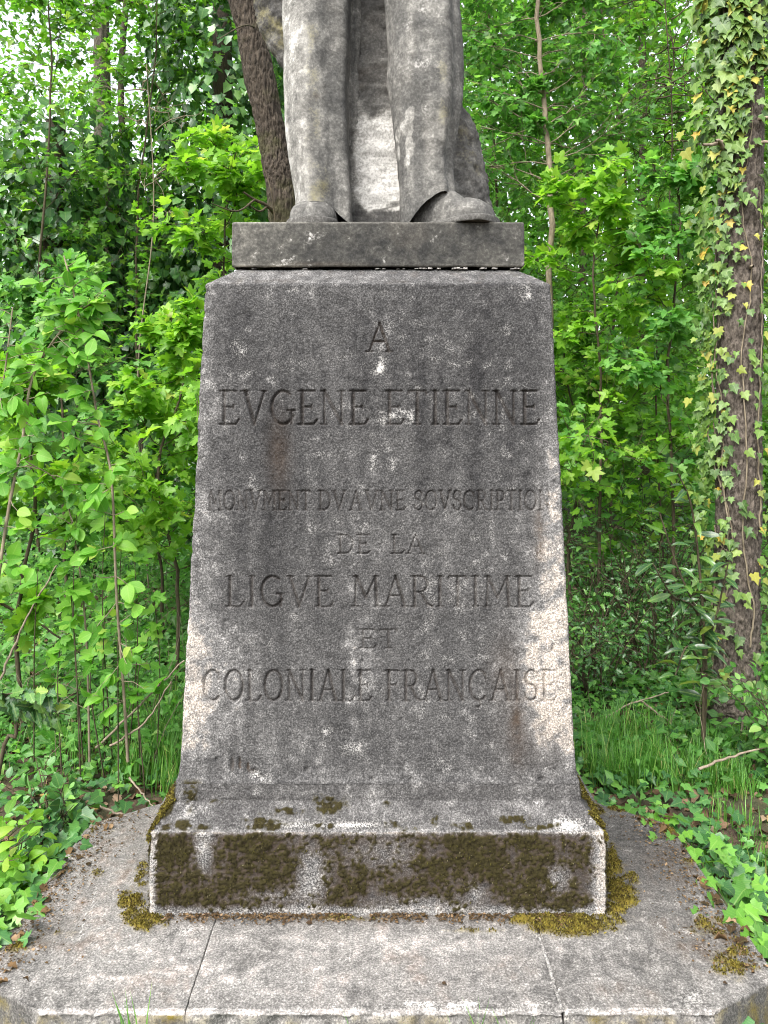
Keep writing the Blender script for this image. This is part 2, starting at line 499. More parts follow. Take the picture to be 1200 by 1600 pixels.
def make_shaft():
    z0, z1 = -577.0, 226.0
    rows = [(35 + 0.0 * 0, z0)]
    zs = np.linspace(z0 - 2.0, z1, 540)
    def inset(z):
        t = (z - (-570)) / (226 + 570)
        base = 38 + 33 * t
        flare = 4.6 * np.exp(-np.maximum(z + 577, 0) / 9.0)
        return base - flare
    prof = [(float(inset(z)), float(z)) for z in zs]
    i1 = prof[-1][0]
    for t in np.linspace(0.1, 1, 10):
        a = t * pi / 2 * 0.82
        prof.append((i1 + 9 * (1 - cos(a)), 226 + 9 * sin(a)))
    iT, zT = prof[-1]
    for t in np.linspace(0.05, 1, 24):
        prof.append((iT + (117 - iT) * t, zT + (262.5 - zT) * t ** 0.9))
    for t in (0.5, 1.0):
        prof.append((117 + 25 * t, 262.5 - 1 * t))
    cols = rect_columns(370, 22, 8, 8)
    V, Nn = wrap_block(prof, cols, 5.0)
    nc = len(cols)
    X, Y = px(V)
    front = (Nn[:, 1] < -0.5)
    face = np.tile((np.arange(nc) < 370), len(prof))
    # relief: tooled, pitted face; chipped arrises; carved letters
    g = fbm(V, 170.0, 2, 21, 0.6) * 0.0010 + fbm(V, 26.0, 3, 31) * 0.0012 + fbm(V, 5.0, 3, 41) * 0.0022
    pits = np.maximum(0, noise3(V * 150.0, 51) - 0.36) * -0.0055
    edge = np.minimum(np.abs(X - (323 - (Y - 445) * 0.0508)), np.abs(X - (867 + (Y - 445) * 0.0532)))
    topedge = np.abs(V[:, 2] - (HC + 228 * U)) / U
    chip = np.maximum(0, fbm(V, 32.0, 3, 61) - 0.02) * 0.008 * (np.exp(-edge / 5.0) + np.exp(-topedge / 7.0))
    disp = g + pits - np.minimum(chip, 0.007)
    dep = np.zeros(len(V))
    dep[face] = carve(X[face], Y[face])
    wob = 1 + 0.3 * fbm(V, 60.0, 2, 71) + 0.35 * fbm(V, 9.0, 2, 73) - 0.25 * sstep(820, 870, X) * sstep(700, 760, Y) - 0.2 * sstep(360, 320, X)
    disp -= np.maximum(dep * wob, 0) * U * 0.95
    # gouges at the lower left and drilled little holes
    for cx, cy, rx, ry, dd in ((362, 1195, 3, 11, 7), (374, 1192, 2.5, 9, 6), (387, 1198, 3, 8, 5), (396, 1206, 7, 5, 5), (404, 1214, 8, 4, 4), (478, 1204, 4, 6, 7), (845, 1218, 4, 4, 7), (581, 1217, 3, 3, 6), (643, 1218, 3, 3, 4), (338, 1187, 3, 3, 4), (820, 1253, 3, 3, 4), (864, 1014, 2.5, 8, 4), (440, 725, 3, 8, 2)):
        disp -= blob(X, Y, cx, cy, rx, ry) * face * dd * U
    V2 = V + Nn * disp[:, None]
    # weathering
    n1 = fbm(V, 7.0, 4, 81)
    n2 = fbm(V, 28.0, 3, 91)
    st = np.stack([V[:, 0] * 19, V[:, 1] * 19, V[:, 2] * 1.5], -1)
    streak = fbm(st, 1.0, 4, 101)
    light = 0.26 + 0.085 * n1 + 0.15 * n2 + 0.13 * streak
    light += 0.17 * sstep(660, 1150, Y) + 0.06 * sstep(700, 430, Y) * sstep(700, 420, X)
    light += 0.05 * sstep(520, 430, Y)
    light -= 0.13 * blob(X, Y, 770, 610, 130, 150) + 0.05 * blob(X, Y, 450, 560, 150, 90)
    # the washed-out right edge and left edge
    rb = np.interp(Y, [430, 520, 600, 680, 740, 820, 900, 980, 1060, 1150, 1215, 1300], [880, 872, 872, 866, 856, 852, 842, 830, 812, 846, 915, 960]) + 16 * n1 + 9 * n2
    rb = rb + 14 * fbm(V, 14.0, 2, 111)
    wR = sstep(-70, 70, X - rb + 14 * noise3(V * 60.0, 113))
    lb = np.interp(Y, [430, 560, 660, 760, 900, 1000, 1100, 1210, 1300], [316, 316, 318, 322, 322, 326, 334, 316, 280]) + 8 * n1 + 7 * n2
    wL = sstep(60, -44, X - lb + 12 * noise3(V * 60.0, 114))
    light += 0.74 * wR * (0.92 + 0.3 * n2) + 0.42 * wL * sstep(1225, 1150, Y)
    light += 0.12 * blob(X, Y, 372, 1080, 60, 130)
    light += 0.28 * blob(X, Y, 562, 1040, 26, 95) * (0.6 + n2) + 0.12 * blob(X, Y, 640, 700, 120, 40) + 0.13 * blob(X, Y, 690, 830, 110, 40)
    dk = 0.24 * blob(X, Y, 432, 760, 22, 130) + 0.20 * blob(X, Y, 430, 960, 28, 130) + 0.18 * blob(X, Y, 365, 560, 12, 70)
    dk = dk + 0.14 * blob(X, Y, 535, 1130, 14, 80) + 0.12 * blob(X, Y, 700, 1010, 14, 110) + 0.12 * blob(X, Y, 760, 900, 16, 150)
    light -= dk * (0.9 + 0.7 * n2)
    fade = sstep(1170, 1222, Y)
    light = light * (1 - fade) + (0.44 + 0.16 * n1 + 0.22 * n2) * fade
    light = np.where(front, light, 0.38 + 0.15 * n1 + 0.15 * n2 + 0.2 * streak)
    light += np.where(V[:, 2] > HC + 232 * U, 0.16, 0)
    brown = 0.55 * blob(X, Y, 436, 710, 17, 55) + 0.75 * blob(X, Y, 843, 840, 9, 45) * (1 + n2) + 0.55 * blob(X, Y, 808, 1130, 12, 60) * (1 + n2) + 0.4 * blob(X, Y, 790, 1045, 24, 50) + 0.28 * blob(X, Y, 840, 1150, 60, 50)
    brown += 0.26 * np.clip(dep / 4, 0, 1) + 0.35 * blob(X, Y, 592, 528, 16, 26) * np.clip(dep, 0, 1)
    brown += 0.9 * blob(X, Y, 380, 1197, 18, 14) * (disp < -0.004)
    brown += 0.5 * (np.maximum(0, noise3(V * 30, 7) - 0.15)) * (V[:, 2] > HC + 231 * U)
    white = 0.30 * sstep(0.30, 0.9, n2 + 0.6 * n1)
    for cx, cy, rx, ry, a in ((822, 460, 9, 14, .8), (372, 548, 12, 14, .6), (380, 590, 10, 8, .5), (600, 715, 16, 22, .5), (620, 650, 30, 14, .4), (552, 1170, 14, 14, .6), (512, 1142, 10, 10, .7), (562, 1080, 12, 30, .5), (405, 1212, 14, 8, .8), (690, 1195, 22, 10, .5), (594, 576, 14, 10, .5), (455, 460, 10, 14, .3), (310, 855, 5, 12, .7), (812, 1232, 8, 4, .6), (335, 1078, 12, 10, .5)):
        white += 0.8 * a * blob(X, Y, cx, cy, rx * 1.3, ry * 1.3) * (0.65 + 1.1 * n2)
    moss = np.zeros(len(V))
    moss += 0.85 * sstep(1205, 1222, Y) * blob(X, Y, 298, 1235, 20, 22) * face * (0.8 + n2)
    moss += 0.4 * sstep(0.1, 0.5, n1) * (V[:, 2] > HC + 234 * U)
    col = np.stack([np.clip(light, 0.02, 1), np.clip(moss, 0, 1), np.clip(brown, 0, 1), np.clip(white, 0, 1)], -1)
    o = mesh_np('shaft', V2, grid_faces(len(prof), nc, True)[:, ::1], M_shaft, colors={'stain_shade': col})
    child(o, pedestal)
    o['label'] = 'tapering grey shaft with carved capital letters'
    return o

moss_pts = []       # (point, normal, size, which) gathered for the moss tufts
def make_plinth():
    prof = [(0.0, z) for z in np.linspace(-770, -642, 110)]
    for t in np.linspace(0.15, 1, 6):
        a = t * pi / 2 * 0.75
        prof.append((5 * (1 - cos(a)), -642 + 5 * sin(a)))
    i0, zz0 = prof[-1]
    for t in np.linspace(0.04, 1, 34):
        prof.append((i0 + (31 - i0) * t, zz0 + (-606 - zz0) * t))
    for t in np.linspace(0.1, 1, 20):
        prof.append((31 + 2.5 * t, -606 + 29 * t))
    for t in np.linspace(0.2, 1, 4):
        prof.append((33.5 + 12 * t, -577 + 2.5 * t))
    cols = rect_columns(380, 40, 8, 6)
    V, Nn = wrap_block(prof, cols, 4.0)
    X, Y = px(V)
    nc = len(cols)
    face = np.tile((np.arange(nc) < 380), len(prof))
    n1 = fbm(V, 8.0, 4, 181); n2 = fbm(V, 30.0, 3, 191); n3 = fbm(V, 90.0, 2, 195)
    zloc = (V[:, 2] - HC) / U
    vert = zloc < -640
    # moss over the plinth's face, bare patches where the photo shows stone
    bare = 1.0 * blob(X, Y, 318, 1326, 15, 34) + 0.9 * blob(X, Y, 487, 1372, 26, 48) + 0.55 * blob(X, Y, 600, 1335, 60, 30) + 0.6 * blob(X, Y, 745, 1395, 16, 14) + 0.75 * blob(X, Y, 870, 1375, 22, 26) + 0.6 * blob(X, Y, 660, 1410, 90, 12) + 0.5 * blob(X, Y, 420, 1400, 50, 14)
    bare += 1.1 * sstep(250, 234, X) + 0.95 * sstep(908, 942, X) + 0.9 * sstep(1408, 1426, Y) + 0.5 * sstep(1310, 1299, Y)
    moss = np.where(vert, 0.70 + 0.42 * n1 + 0.70 * n2 + 0.65 * n3 - 0.85 * bare, 0)
    # patches on the chamfer and along its top
    cm = np.zeros(len(V))
    for cx, cy, rx, ry, a in ((300, 1245, 14, 26, 1.0), (512, 1257, 28, 18, 1.1), (440, 1268, 50, 7, .9), (340, 1252, 14, 6, .9), (405, 1283, 40, 6, .9), (290, 1290, 26, 9, 1.1), (678, 1280, 7, 12, 1), (605, 1256, 8, 6, .8), (800, 1282, 38, 10, 1.0), (720, 1290, 20, 5, .8), (850, 1290, 20, 6, .8), (610, 1288, 30, 7, .7), (262, 1262, 10, 24, 1.1)):
        cm = np.maximum(cm, a * blob(X, Y, cx, cy, rx, ry))
    cm = np.maximum(cm, 0.95 * np.exp(-((zloc + 634) / 5.0) ** 2) * sstep(-.25, .25, n1))
    moss = np.where(vert, moss, cm * (0.62 + 1.3 * n2 + 0.5 * n1 + 0.7 * n3))
    side = Nn[:, 0] * np.sign(V[:, 0])
    moss = np.where(~face & (np.abs(Nn[:, 0]) > 0.4), 0.6 + 0.6 * n1 + 0.3 * n2, moss)
    light = np.where(vert, 0.42 + 0.3 * n2 + 0.26 * np.clip(bare, 0, 1), 0.46 + 0.16 * n1 + 0.22 * n2)
    light += 0.3 * sstep(915, 945, X) + 0.2 * sstep(250, 234, X) + 0.25 * np.exp(-((zloc + 640) / 4.0) ** 2)
    white = 1.0 * blob(X, Y, 890, 1290, 22, 11) + 0.7 * blob(X, Y, 556, 1289, 50, 6) + 0.5 * blob(X, Y, 450, 1289, 70, 6) + 0.5 * blob(X, Y, 297, 1268, 14, 16) + 0.5 * blob(X, Y, 246, 1335, 6, 40) + 0.45 * np.clip(bare, 0, 1) * vert + 0.35 * sstep(0.3, 0.8, n2)
    brown = np.where(vert, np.clip(0.95 + 0.45 * n2 + 0.3 * n1 - 0.85 * bare, 0, 1), 0.05)
    moss = np.clip(moss, 0, 1)
    disp = fbm(V, 110.0, 2, 121, 0.6) * 0.0012 + fbm(V, 24.0, 3, 131) * 0.0014 + fbm(V, 6.0, 3, 141) * 0.002
    cr = np.maximum(0, fbm(V, 30.0, 3, 161) - 0.02) * 0.010 * (np.exp(-np.abs(zloc + 640) / 6.0) + np.exp(-np.abs(np.abs(V[:, 0]) / U - 358) / 5.0))
    disp -= np.minimum(cr, 0.008)
    # lower lip of the upper band: a broken dark joint along y 1250
    jt = np.exp(-((zloc + 605) / 1.8) ** 2) * (np.interp(X, [300, 350, 500, 560], [1, 1, 1, 0.25]) * 0.003)
    disp -= jt
    disp += moss ** 1.5 * (0.003 + 0.0015 * n3 + 0.002 * n2)
    V2 = V + Nn * disp[:, None]
    col = np.stack([np.clip(light, 0.02, 1), moss, np.clip(brown, 0, 1), np.clip(white, 0, 1)], -1)
    o = mesh_np('plinth', V2, grid_faces(len(prof), nc, True), M_shaft, colors={'stain_shade': col})
    child(o, pedestal)
    o['label'] = 'low square plinth overgrown with dark olive moss'
    rs = np.random.RandomState(3)
    vis = np.nonzero((moss > 0.5) & (V[:, 1] < 0.6) & (rs.rand(len(V)) < 0.26))[0]
    moss_pts.append((V2[vis], Nn[vis]))
    fl = np.nonzero((np.abs(Nn[:, 0]) > 0.3) & (zloc > -652) & (zloc < -600) & (V[:, 1] < 0.35) & (n1 + .6 * n2 > -.25))[0]
    fl = np.concatenate([fl] * 7)
    moss_pts.append((V2[fl] + rs.uniform(-.004, .004, (len(fl), 3)), Nn[fl]))

make_shaft()
make_plinth()

# moss tufts: tiny bent blades standing off the stone
def moss_mesh(name, P, Nn, mat, parent, size=(0.005, 0.011), seed=2, lean=0.7):
    rs = np.random.RandomState(seed)
    n = len(P)
    d = Nn + rs.normal(size=(n, 3)) * lean
    d /= np.linalg.norm(d, axis=1)[:, None]
    s = np.cross(d, rs.normal(size=(n, 3)))
    s /= np.linalg.norm(s, axis=1)[:, None]
    ln = rs.uniform(size[0], size[1], n)[:, None]
    w = ln * 0.22
    a = P - Nn * 0.001 - s * w
    b = P - Nn * 0.001 + s * w
    c = P + d * ln * 0.6 + s * w * 0.9
    e = P + d * ln * 0.6 - s * w * 0.9
    tip = P + d * ln + np.array([0, 0, -0.25]) * ln
    V = np.stack([a, b, c, e, tip], 1).reshape(-1, 3)
    k = np.arange(n)[:, None] * 5
    Ft = np.concatenate([k + [0, 1, 2], k + [0, 2, 3], k + [3, 2, 4]], 0)
    t = np.repeat(rs.rand(n), 5)
    luv = np.stack([np.full(n * 5, .2), np.tile([0, 0, .6, .6, 1.], n), t], -1)
    o = mesh_np(name, V, Ft, mat, attrs={'luv': luv})
    child(o, parent)
    o['kind'] = 'stuff'
    return o

M_moss_dark = leaf_mat('moss_dark', [(0, (0.010, 0.007, 0.004)), (0.45, (0.020, 0.015, 0.006)), (0.8, (0.038, 0.034, 0.008)), (0.95, (0.065, 0.060, 0.013)), (1, (0.17, 0.15, 0.10))], trans=0.15, rough=0.8, spec=0.1, vein=0.0)
M_moss_gold = leaf_mat('moss_gold', [(0, (0.030, 0.021, 0.009)), (0.4, (0.070, 0.056, 0.013)), (0.75, (0.135, 0.115, 0.020)), (1, (0.23, 0.20, 0.05))], trans=0.2, rough=0.8, spec=0.1, vein=0.0)
Pm, Nm = moss_pts[0]
Pf, Nf = moss_pts[1]
moss_mesh('moss', Pf, Nf, M_moss_gold, pedestal, (0.004, 0.010), 9)['label'] = 'golden moss on the sloping flanks of the plinth'
moss_mesh('moss', Pm, Nm, M_moss_dark, pedestal, (0.003, 0.0065))['label'] = 'dark olive moss on the plinth'

# ================================================================= THE SLAB UNDER IT
slab_root = empty('stone_base_slab', (0, 0.15, GZ), 'low octagonal grey stone slab under the pedestal, jointed and mossy', 'slab')
XM_Y = [-195, -135, 268, 350, 760]
XM_X = [440, 555, 555, 440, 430]
slab_moss = []
def make_slab_piece(name, xa, xb, seed, ka=1.0, kb=1.0):
    """xa, xb: constants or 'edge' for the outer octagon edge (+1 right, -1 left)"""
    ys = np.concatenate([[-195] * 8, np.linspace(-195, -120, 46), np.linspace(-117, 345, 190), np.linspace(350, 760, 60)])
    ys[:8] = -195
    dropF = np.concatenate([np.array([70, 45, 25, 14, 8, 4, 1.6, 0.4]), np.zeros(len(ys) - 8)])
    outF = np.concatenate([np.array([2.2, 2.2, 2.2, 2.2, 2.0, 1.6, 1.0, 0.4]), np.zeros(len(ys) - 8)])
    n = 100
    t = np.linspace(0, 1, n)
    lip = np.array([0.4, 1.6, 4, 8, 14, 25, 45, 72])
    lo = np.array([0.4, 1.0, 1.6, 2.0, 2.2, 2.2, 2.2, 2.2])
    edge = np.interp(ys, XM_Y, XM_X)
    A = edge * xa[1] if isinstance(xa, tuple) else np.full(len(ys), float(xa))
    B = edge * xb[1] if isinstance(xb, tuple) else np.full(len(ys), float(xb))
    X = A[:, None] + (B - A)[:, None] * t[None]
    X = np.concatenate([A[:, None] - ka * lo[::-1][None], X, B[:, None] + kb * lo[None]], 1)
    dropS = np.concatenate([lip[::-1] * (.5 + .5 * ka), np.zeros(n), lip * (.5 + .5 * kb)])
    Y = np.repeat((ys - outF)[:, None], X.shape[1], 1)
    Z = -np.maximum(dropF[:, None], dropS[None])
    V = np.stack([X, Y, Z], -1).reshape(-1, 3) * U
    top = (Z.ravel() > -3)
    PX, PY = px(V)
    n1 = fbm(V, 5.0, 4, 281 + 0); n2 = fbm(V, 26.0, 3, 291); n3 = fbm(V, 100.0, 2, 295); ns = fbm(V * np.array([30., 8., 8.]), 1.0, 3, 299)
    moss = np.zeros(len(V))
    for cx, cy, rx, ry, a in ((228, 1440, 34, 16, 1.4), (205, 1415, 22, 26, 1.2), (222, 1370, 12, 26, 1.0), (900, 1442, 70, 22, 1.4), (965, 1400, 28, 40, 1.4), (958, 1350, 14, 30, .9), (820, 1440, 40, 8, .9), (1150, 1500, 36, 34, .85), (1110, 1450, 40, 22, .6), (1055, 1300, 30, 14, .7), (985, 1265, 50, 6, .8), (1075, 1345, 16, 12, .7), (545, 1436, 90, 6, .5), (740, 1456, 60, 6, .55), (150, 1300, 40, 10, .42), (150, 1365, 26, 10, .45), (25, 1480, 24, 22, .62), (90, 1460, 40, 12, .42), (930, 1275, 20, 20, .9)):
        moss = np.maximum(moss, a * blob(PX, PY, cx, cy, rx, ry))
    moss = np.where(top, moss * (0.80 + 0.95 * n2 + 0.5 * n1), 0.35 + 0.5 * n1 + 0.4 * n2)
    moss = np.clip(moss, 0, 1)
    brown = 0.45 * blob(PX, PY, 600, 1436, 340, 9) + 0.55 * blob(PX, PY, 1110, 1470, 70, 34) + 0.25 * blob(PX, PY, 120, 1420, 120, 50) + 0.35 * blob(PX, PY, 60, 1465, 80, 26) + 0.2 * sstep(0.1, 0.7, n1) + 0.3 * blob(PX, PY, 690, 1540, 14, 5) + 0.35 * blob(PX, PY, 960, 1545, 22, 8) + 0.4 * blob(PX, PY, 1060, 1350, 60, 30) + 0.3 * blob(PX, PY, 200, 1340, 90, 60)
    brown += 0.10 + 0.25 * sstep(-.1, .6, n1 + .5 * ns)
    brown *= (0.7 + 0.9 * n2 + 0.4 * ns)
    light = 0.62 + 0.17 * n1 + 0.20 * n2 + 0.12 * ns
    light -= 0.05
    light += 0.15 * blob(PX, PY, 400, 1520, 300, 60) + 0.2 * blob(PX, PY, 650, 1475, 180, 18) + 0.16 * blob(PX, PY, 160, 1400, 110, 110)  # last term paints the slab's lit left side paler
    light -= 0.34 * blob(PX, PY, 1020, 1330, 95, 95)  # pedestal's soft shade painted into the slab, right of the plinth
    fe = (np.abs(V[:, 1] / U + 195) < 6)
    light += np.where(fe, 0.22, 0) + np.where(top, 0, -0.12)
    white = 0.8 * blob(PX, PY, 690, 1572, 110, 6) * (0.6 + n2) + 0.55 * blob(PX, PY, 1080, 1560, 20, 16) + 0.55 * np.exp(-((V[:, 0] / U - 243) / 5) ** 2) * sstep(0.0, 0.4, n1 + 0.2 + n2) + 0.5 * blob(PX, PY, 300, 1452, 30, 8) + 0.3 * sstep(0.3, 0.8, n2) + 0.5 * fe * sstep(0, .5, n2 + .3 * n1)
    # scratches
    for ax, ay, bx, by in ((123, 1470, 135, 1427), (158, 1438, 166, 1424), (143, 1432, 150, 1385), (1028, 1444, 1042, 1456), (1060, 1452, 1085, 1462)):
        dx, dy = bx - ax, by - ay
        tt = np.clip(((PX - ax) * dx + (PY - ay) * dy) / (dx * dx + dy * dy), 0, 1)
        white += 0.7 * np.exp(-(np.hypot(PX - ax - tt * dx, PY - ay - tt * dy) / 1.8) ** 2)
    disp = 0.0016 * n3 + 0.0022 * n2 + 0.003 * n1 + moss ** 1.5 * np.where(top, 0.007 + 0.004 * n2, 0.001)
    # broken front arris
    disp -= np.where(fe, np.maximum(0, fbm(V, 22.0, 3, 271)) * 0.010, 0)
    # the old hairline crack wanders across the left joint
    V2 = V.copy()
    V2[:, 2] += disp
    side = ~top
    V2[:, 1] -= np.where(side & (np.abs(V[:, 1] / U + 196) < 4), disp * 1.5 + 0.004 * n2, 0)
    # wandering joint faces
    wob = 0.009 * noise3(np.stack([V[:, 1] * 7, V[:, 1] * 0 + 3, V[:, 1] * 0], -1), 77) + 0.0015 * noise3(np.stack([V[:, 1] * 50, V[:, 1] * 0 + 3, V[:, 1] * 0], -1), 78)
    near = np.exp(-(np.minimum(np.abs(V[:, 0] / U - 246), np.abs(V[:, 0] / U + 250)) / 30.0) ** 2)
    V2[:, 0] += wob * near
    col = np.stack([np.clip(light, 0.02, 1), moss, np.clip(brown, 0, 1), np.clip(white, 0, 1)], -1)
    o = mesh_np('slab', V2, grid_faces(len(ys), X.shape[1]), M_slab, colors={'stain_shade': col})
    child(o, slab_root)
    rs = np.random.RandomState(seed)
    vis = np.nonzero((moss > 0.42) & top & (rs.rand(len(V)) < 0.9))[0]
    vis = np.concatenate([vis, vis, vis])
    jit = np.zeros((len(vis), 3)); jit[:, :2] = rs.uniform(-0.004, 0.004, (len(vis), 2))
    slab_moss.append((V2[vis] + jit, np.tile([0, 0, 1.], (len(vis), 1))))

make_slab_piece('slab', -249.3, 240.6, 1, .3, 1)
make_slab_piece('slab', 247.2, ('edge', 1), 2)
make_slab_piece('slab', ('edge', -1), -251.0, 3, 1, .3)
moss_mesh('moss', np.concatenate([a for a, b in slab_moss]), np.concatenate([b for a, b in slab_moss]), M_moss_gold, slab_root, (0.004, 0.009), 5)['label'] = 'golden green moss along the plinth and slab edge'
# soft mortar in the wide right-hand joint
def joint_fill():
    rs = np.random.RandomState(8)
    ys = np.linspace(-193, 0, 60)
    V = []
    for y in ys:
        w = 0.012 * noise3(np.array([[y * .06, 1, 1]]), 3)[0]
        for k, x in enumerate((240.5, 242.5, 245.5, 247.5)):
            V.append((x * U + 0.009 * noise3(np.array([[y * U * 7, 3, 0]]), 77)[0] , y * U, -0.006 - abs(w) * .5 + (0.004 if k in (1, 2) else 0)))
    V = np.array(V)
    col = np.tile([0.7, 0, 0, 0.35], (len(V), 1))
    o = mesh_np('mortar', V, grid_faces(60, 4), M_slab, colors={'stain_shade': col})
    child(o, slab_root)
joint_fill()

# ================================================================= THE STATUE
statue = empty('stone_statue', (0, PD / 2 * U, HC + 266 * U), 'weathered grey stone statue standing on the pedestal, trousered legs and shoes in view', 'statue')
def make_statue_base():
    prof = [(250, 266.5), (112, 266.5), (109.5, 267.5)]
    prof += [(108.5, z) for z in np.linspace(269, 340, 60)]
    prof += [(109.2, 342), (111, 343.2)]
    prof += [(111 + t, 343.6) for t in np.linspace(3, 109, 60)]
    prof = [p for p in prof if p[0] < 219.5]
    cols = rect_columns(220, 24, 8, 5)
    V, Nn = wrap_block(prof, cols, 2.0)
    X, Y = px(V)
    n1 = fbm(V, 7.0, 4, 381); n2 = fbm(V, 32.0, 3, 391)
    light = 0.30 + 0.20 * n1 + 0.20 * n2 + 0.26 * sstep(560, 370, X) + 0.14 * sstep(700, 820, X) * sstep(360, 400, Y)
    light -= 0.10 * blob(X, Y, 640, 385, 120, 40)
    light += 0.35 * sstep(411, 417, Y) + 0.2 * sstep(352, 347, Y)
    white = 0.5 * sstep(0.45, 0.9, n2) + 0.6 * blob(X, Y, 490, 372, 14, 8) * (n2 + .5) + 0.5 * blob(X, Y, 450, 405, 40, 14) * (n2 > .1)
    brown = 0.12 * sstep(-.2, .6, n1) + 0.35 * blob(X, Y, 500, 413, 60, 4)
    moss = 0.25 * sstep(0.1, 0.6, n1) * sstep(600, 380, X)
    disp = fbm(V, 90.0, 2, 321) * 0.0006 + fbm(V, 9.0, 3, 331) * 0.0012
    col = np.stack([np.clip(light, .02, 1), np.clip(moss, 0, 1), np.clip(brown, 0, 1), np.clip(white, 0, 1)], -1)
    o = mesh_np('statue_base', V + Nn * disp[:, None], grid_faces(len(prof), len(cols), True), M_cap, colors={'stain_shade': col})
    child(o, statue)
    # crumbs of mortar in the bed joint
    rs = np.random.RandomState(5)
    Vs, Fs = [], []
    for x, w, h in [(478, 5, 3.4), (690, 30, 3.2), (738, 26, 3.6), (778, 9, 3), (640, 20, 2), (805, 14, 3), (720, 14, 4), (590, 12, 1.6), (400, 6, 2)]:
        for q in range(max(1, int(w / 4))):
            c = np.array([(x - 590 + rs.uniform(-w, w)) * 1.09, 112 + rs.uniform(0, 5), 263.2 + rs.uniform(0, .6)])
            s = np.array([rs.uniform(2, 5), 3, h * rs.uniform(.6, 1)])
            base = len(Vs)
            for a in (-1, 1):
                for b in (-1, 1):
                    for e in (0, 1):
                        Vs.append(c + s * np.array([a, b, e]) * (1 - .3 * e) + rs.uniform(-.5, .5, 3))
            Fs += [[base + i for i in f] for f in ((0, 2, 3, 1), (4, 5, 7, 6), (0, 1, 5, 4), (2, 6, 7, 3), (1, 3, 7, 5), (0, 4, 6, 2))]
    V = np.array(Vs) * U; V[:, 2] += HC
    o = mesh_np('mortar', V, np.array(Fs), M_shaft, colors={'stain_shade': np.tile([.85, 0, 0, .6], (len(V), 1))})
    child(o, statue)
    o['kind'] = 'stuff'
make_statue_base()

ZB = 343.0     # top of the statue's base, in px units above the camera height
def loft(name, rows, yc, dep, mat, folds=(), hem=None, nu=120, nv=160, seed=0, rough=0.0, power=2.3, stain_shade=None, ztop=None):
    """rows: (photo y, left x, right x) edges; yc: depth (px units) of its centre; dep: half depth per half width"""
    rows = np.array(rows, float)
    s = (F + yc) / F
    zz = (HOR - rows[:, 0]) * s
    xl = (rows[:, 1] - 600) * s + 10
    xr = (rows[:, 2] - 600) * s + 10
    order = np.argsort(zz)
    zz, xl, xr = zz[order], xl[order], xr[order]
    th = np.linspace(0, 2 * pi, nu, endpoint=False)
    c, sn = np.cos(th), np.sin(th)
    cx_ = np.sign(c) * np.abs(c) ** (2 / power)
    sy_ = np.sign(sn) * np.abs(sn) ** (2 / power)
    zt = zz[-1]
    zb = np.full(nu, zz[0])
    if hem:
        a0, lift, pw = hem
        zb = zz[0] + lift * np.maximum(0, np.cos(th - radians(a0))) ** pw
    t = np.linspace(0, 1, nv)[:, None]
    Z = zb[None] * (1 - t) + zt * t
    L = np.interp(Z.ravel(), zz, xl).reshape(Z.shape)
    R = np.interp(Z.ravel(), zz, xr).reshape(Z.shape)
    hw = (R - L) / 2
    X = (L + R) / 2 + hw * cx_[None]
    Yy = yc + (hw * dep) * sy_[None]
    N2 = np.stack([np.repeat(c[None], nv, 0), np.repeat(sn[None], nv, 0), np.zeros_like(Z)], -1)
    disp = np.zeros_like(Z)
    tz = (Z - zz[0]) / (zt - zz[0])
    for a_bot, a_top, wd, amp in folds:
        aa = radians(a_bot) * (1 - tz) + radians(a_top) * tz
        dth = np.angle(np.exp(1j * (th[None] - aa)))
        disp += amp * np.exp(-(dth / radians(wd)) ** 2)
    P = np.stack([X, Yy, Z], -1).reshape(-1, 3) * U
    P[:, 2] += HC
    d = disp.ravel() * U + fbm(P, 9.0, 3, 400 + seed) * 0.004 + fbm(P, 40.0, 3, 420 + seed) * 0.0012
    if rough:
        Pw = P + 0.03 * np.stack([noise3(P * 7.0, 431), noise3(P * 7.0 + 9, 432), noise3(P * 7.0 + 5, 433)], -1)
        rg = np.abs(fbm(P, 13.0, 3, 440 + seed))
        d += (0.4 - rg) * rough * .5 + fbm(np.stack([Pw[:, 0] + .5 * Pw[:, 2], Pw[:, 1], .35 * Pw[:, 2]], -1), 150.0, 2, 450 + seed) * rough * .16
    P = P + N2.reshape(-1, 3) * d[:, None]
    Xp, Yp = px(P)
    n1 = fbm(P, 9.0, 4, 460 + seed); n2 = fbm(P, 35.0, 3, 470 + seed)
    stv = stain_shade(Xp, Yp, n1, n2, P) if stain_shade else np.stack([0.5 + .2 * n1, 0 * n1, 0 * n1, 0 * n1], -1)
    Fq = grid_faces(nv, nu, True)
    o = mesh_np(name, P, Fq, mat, colors={'stain_shade': np.clip(stv, 0, 1)})
    child(o, statue)
    # close the top
    return o

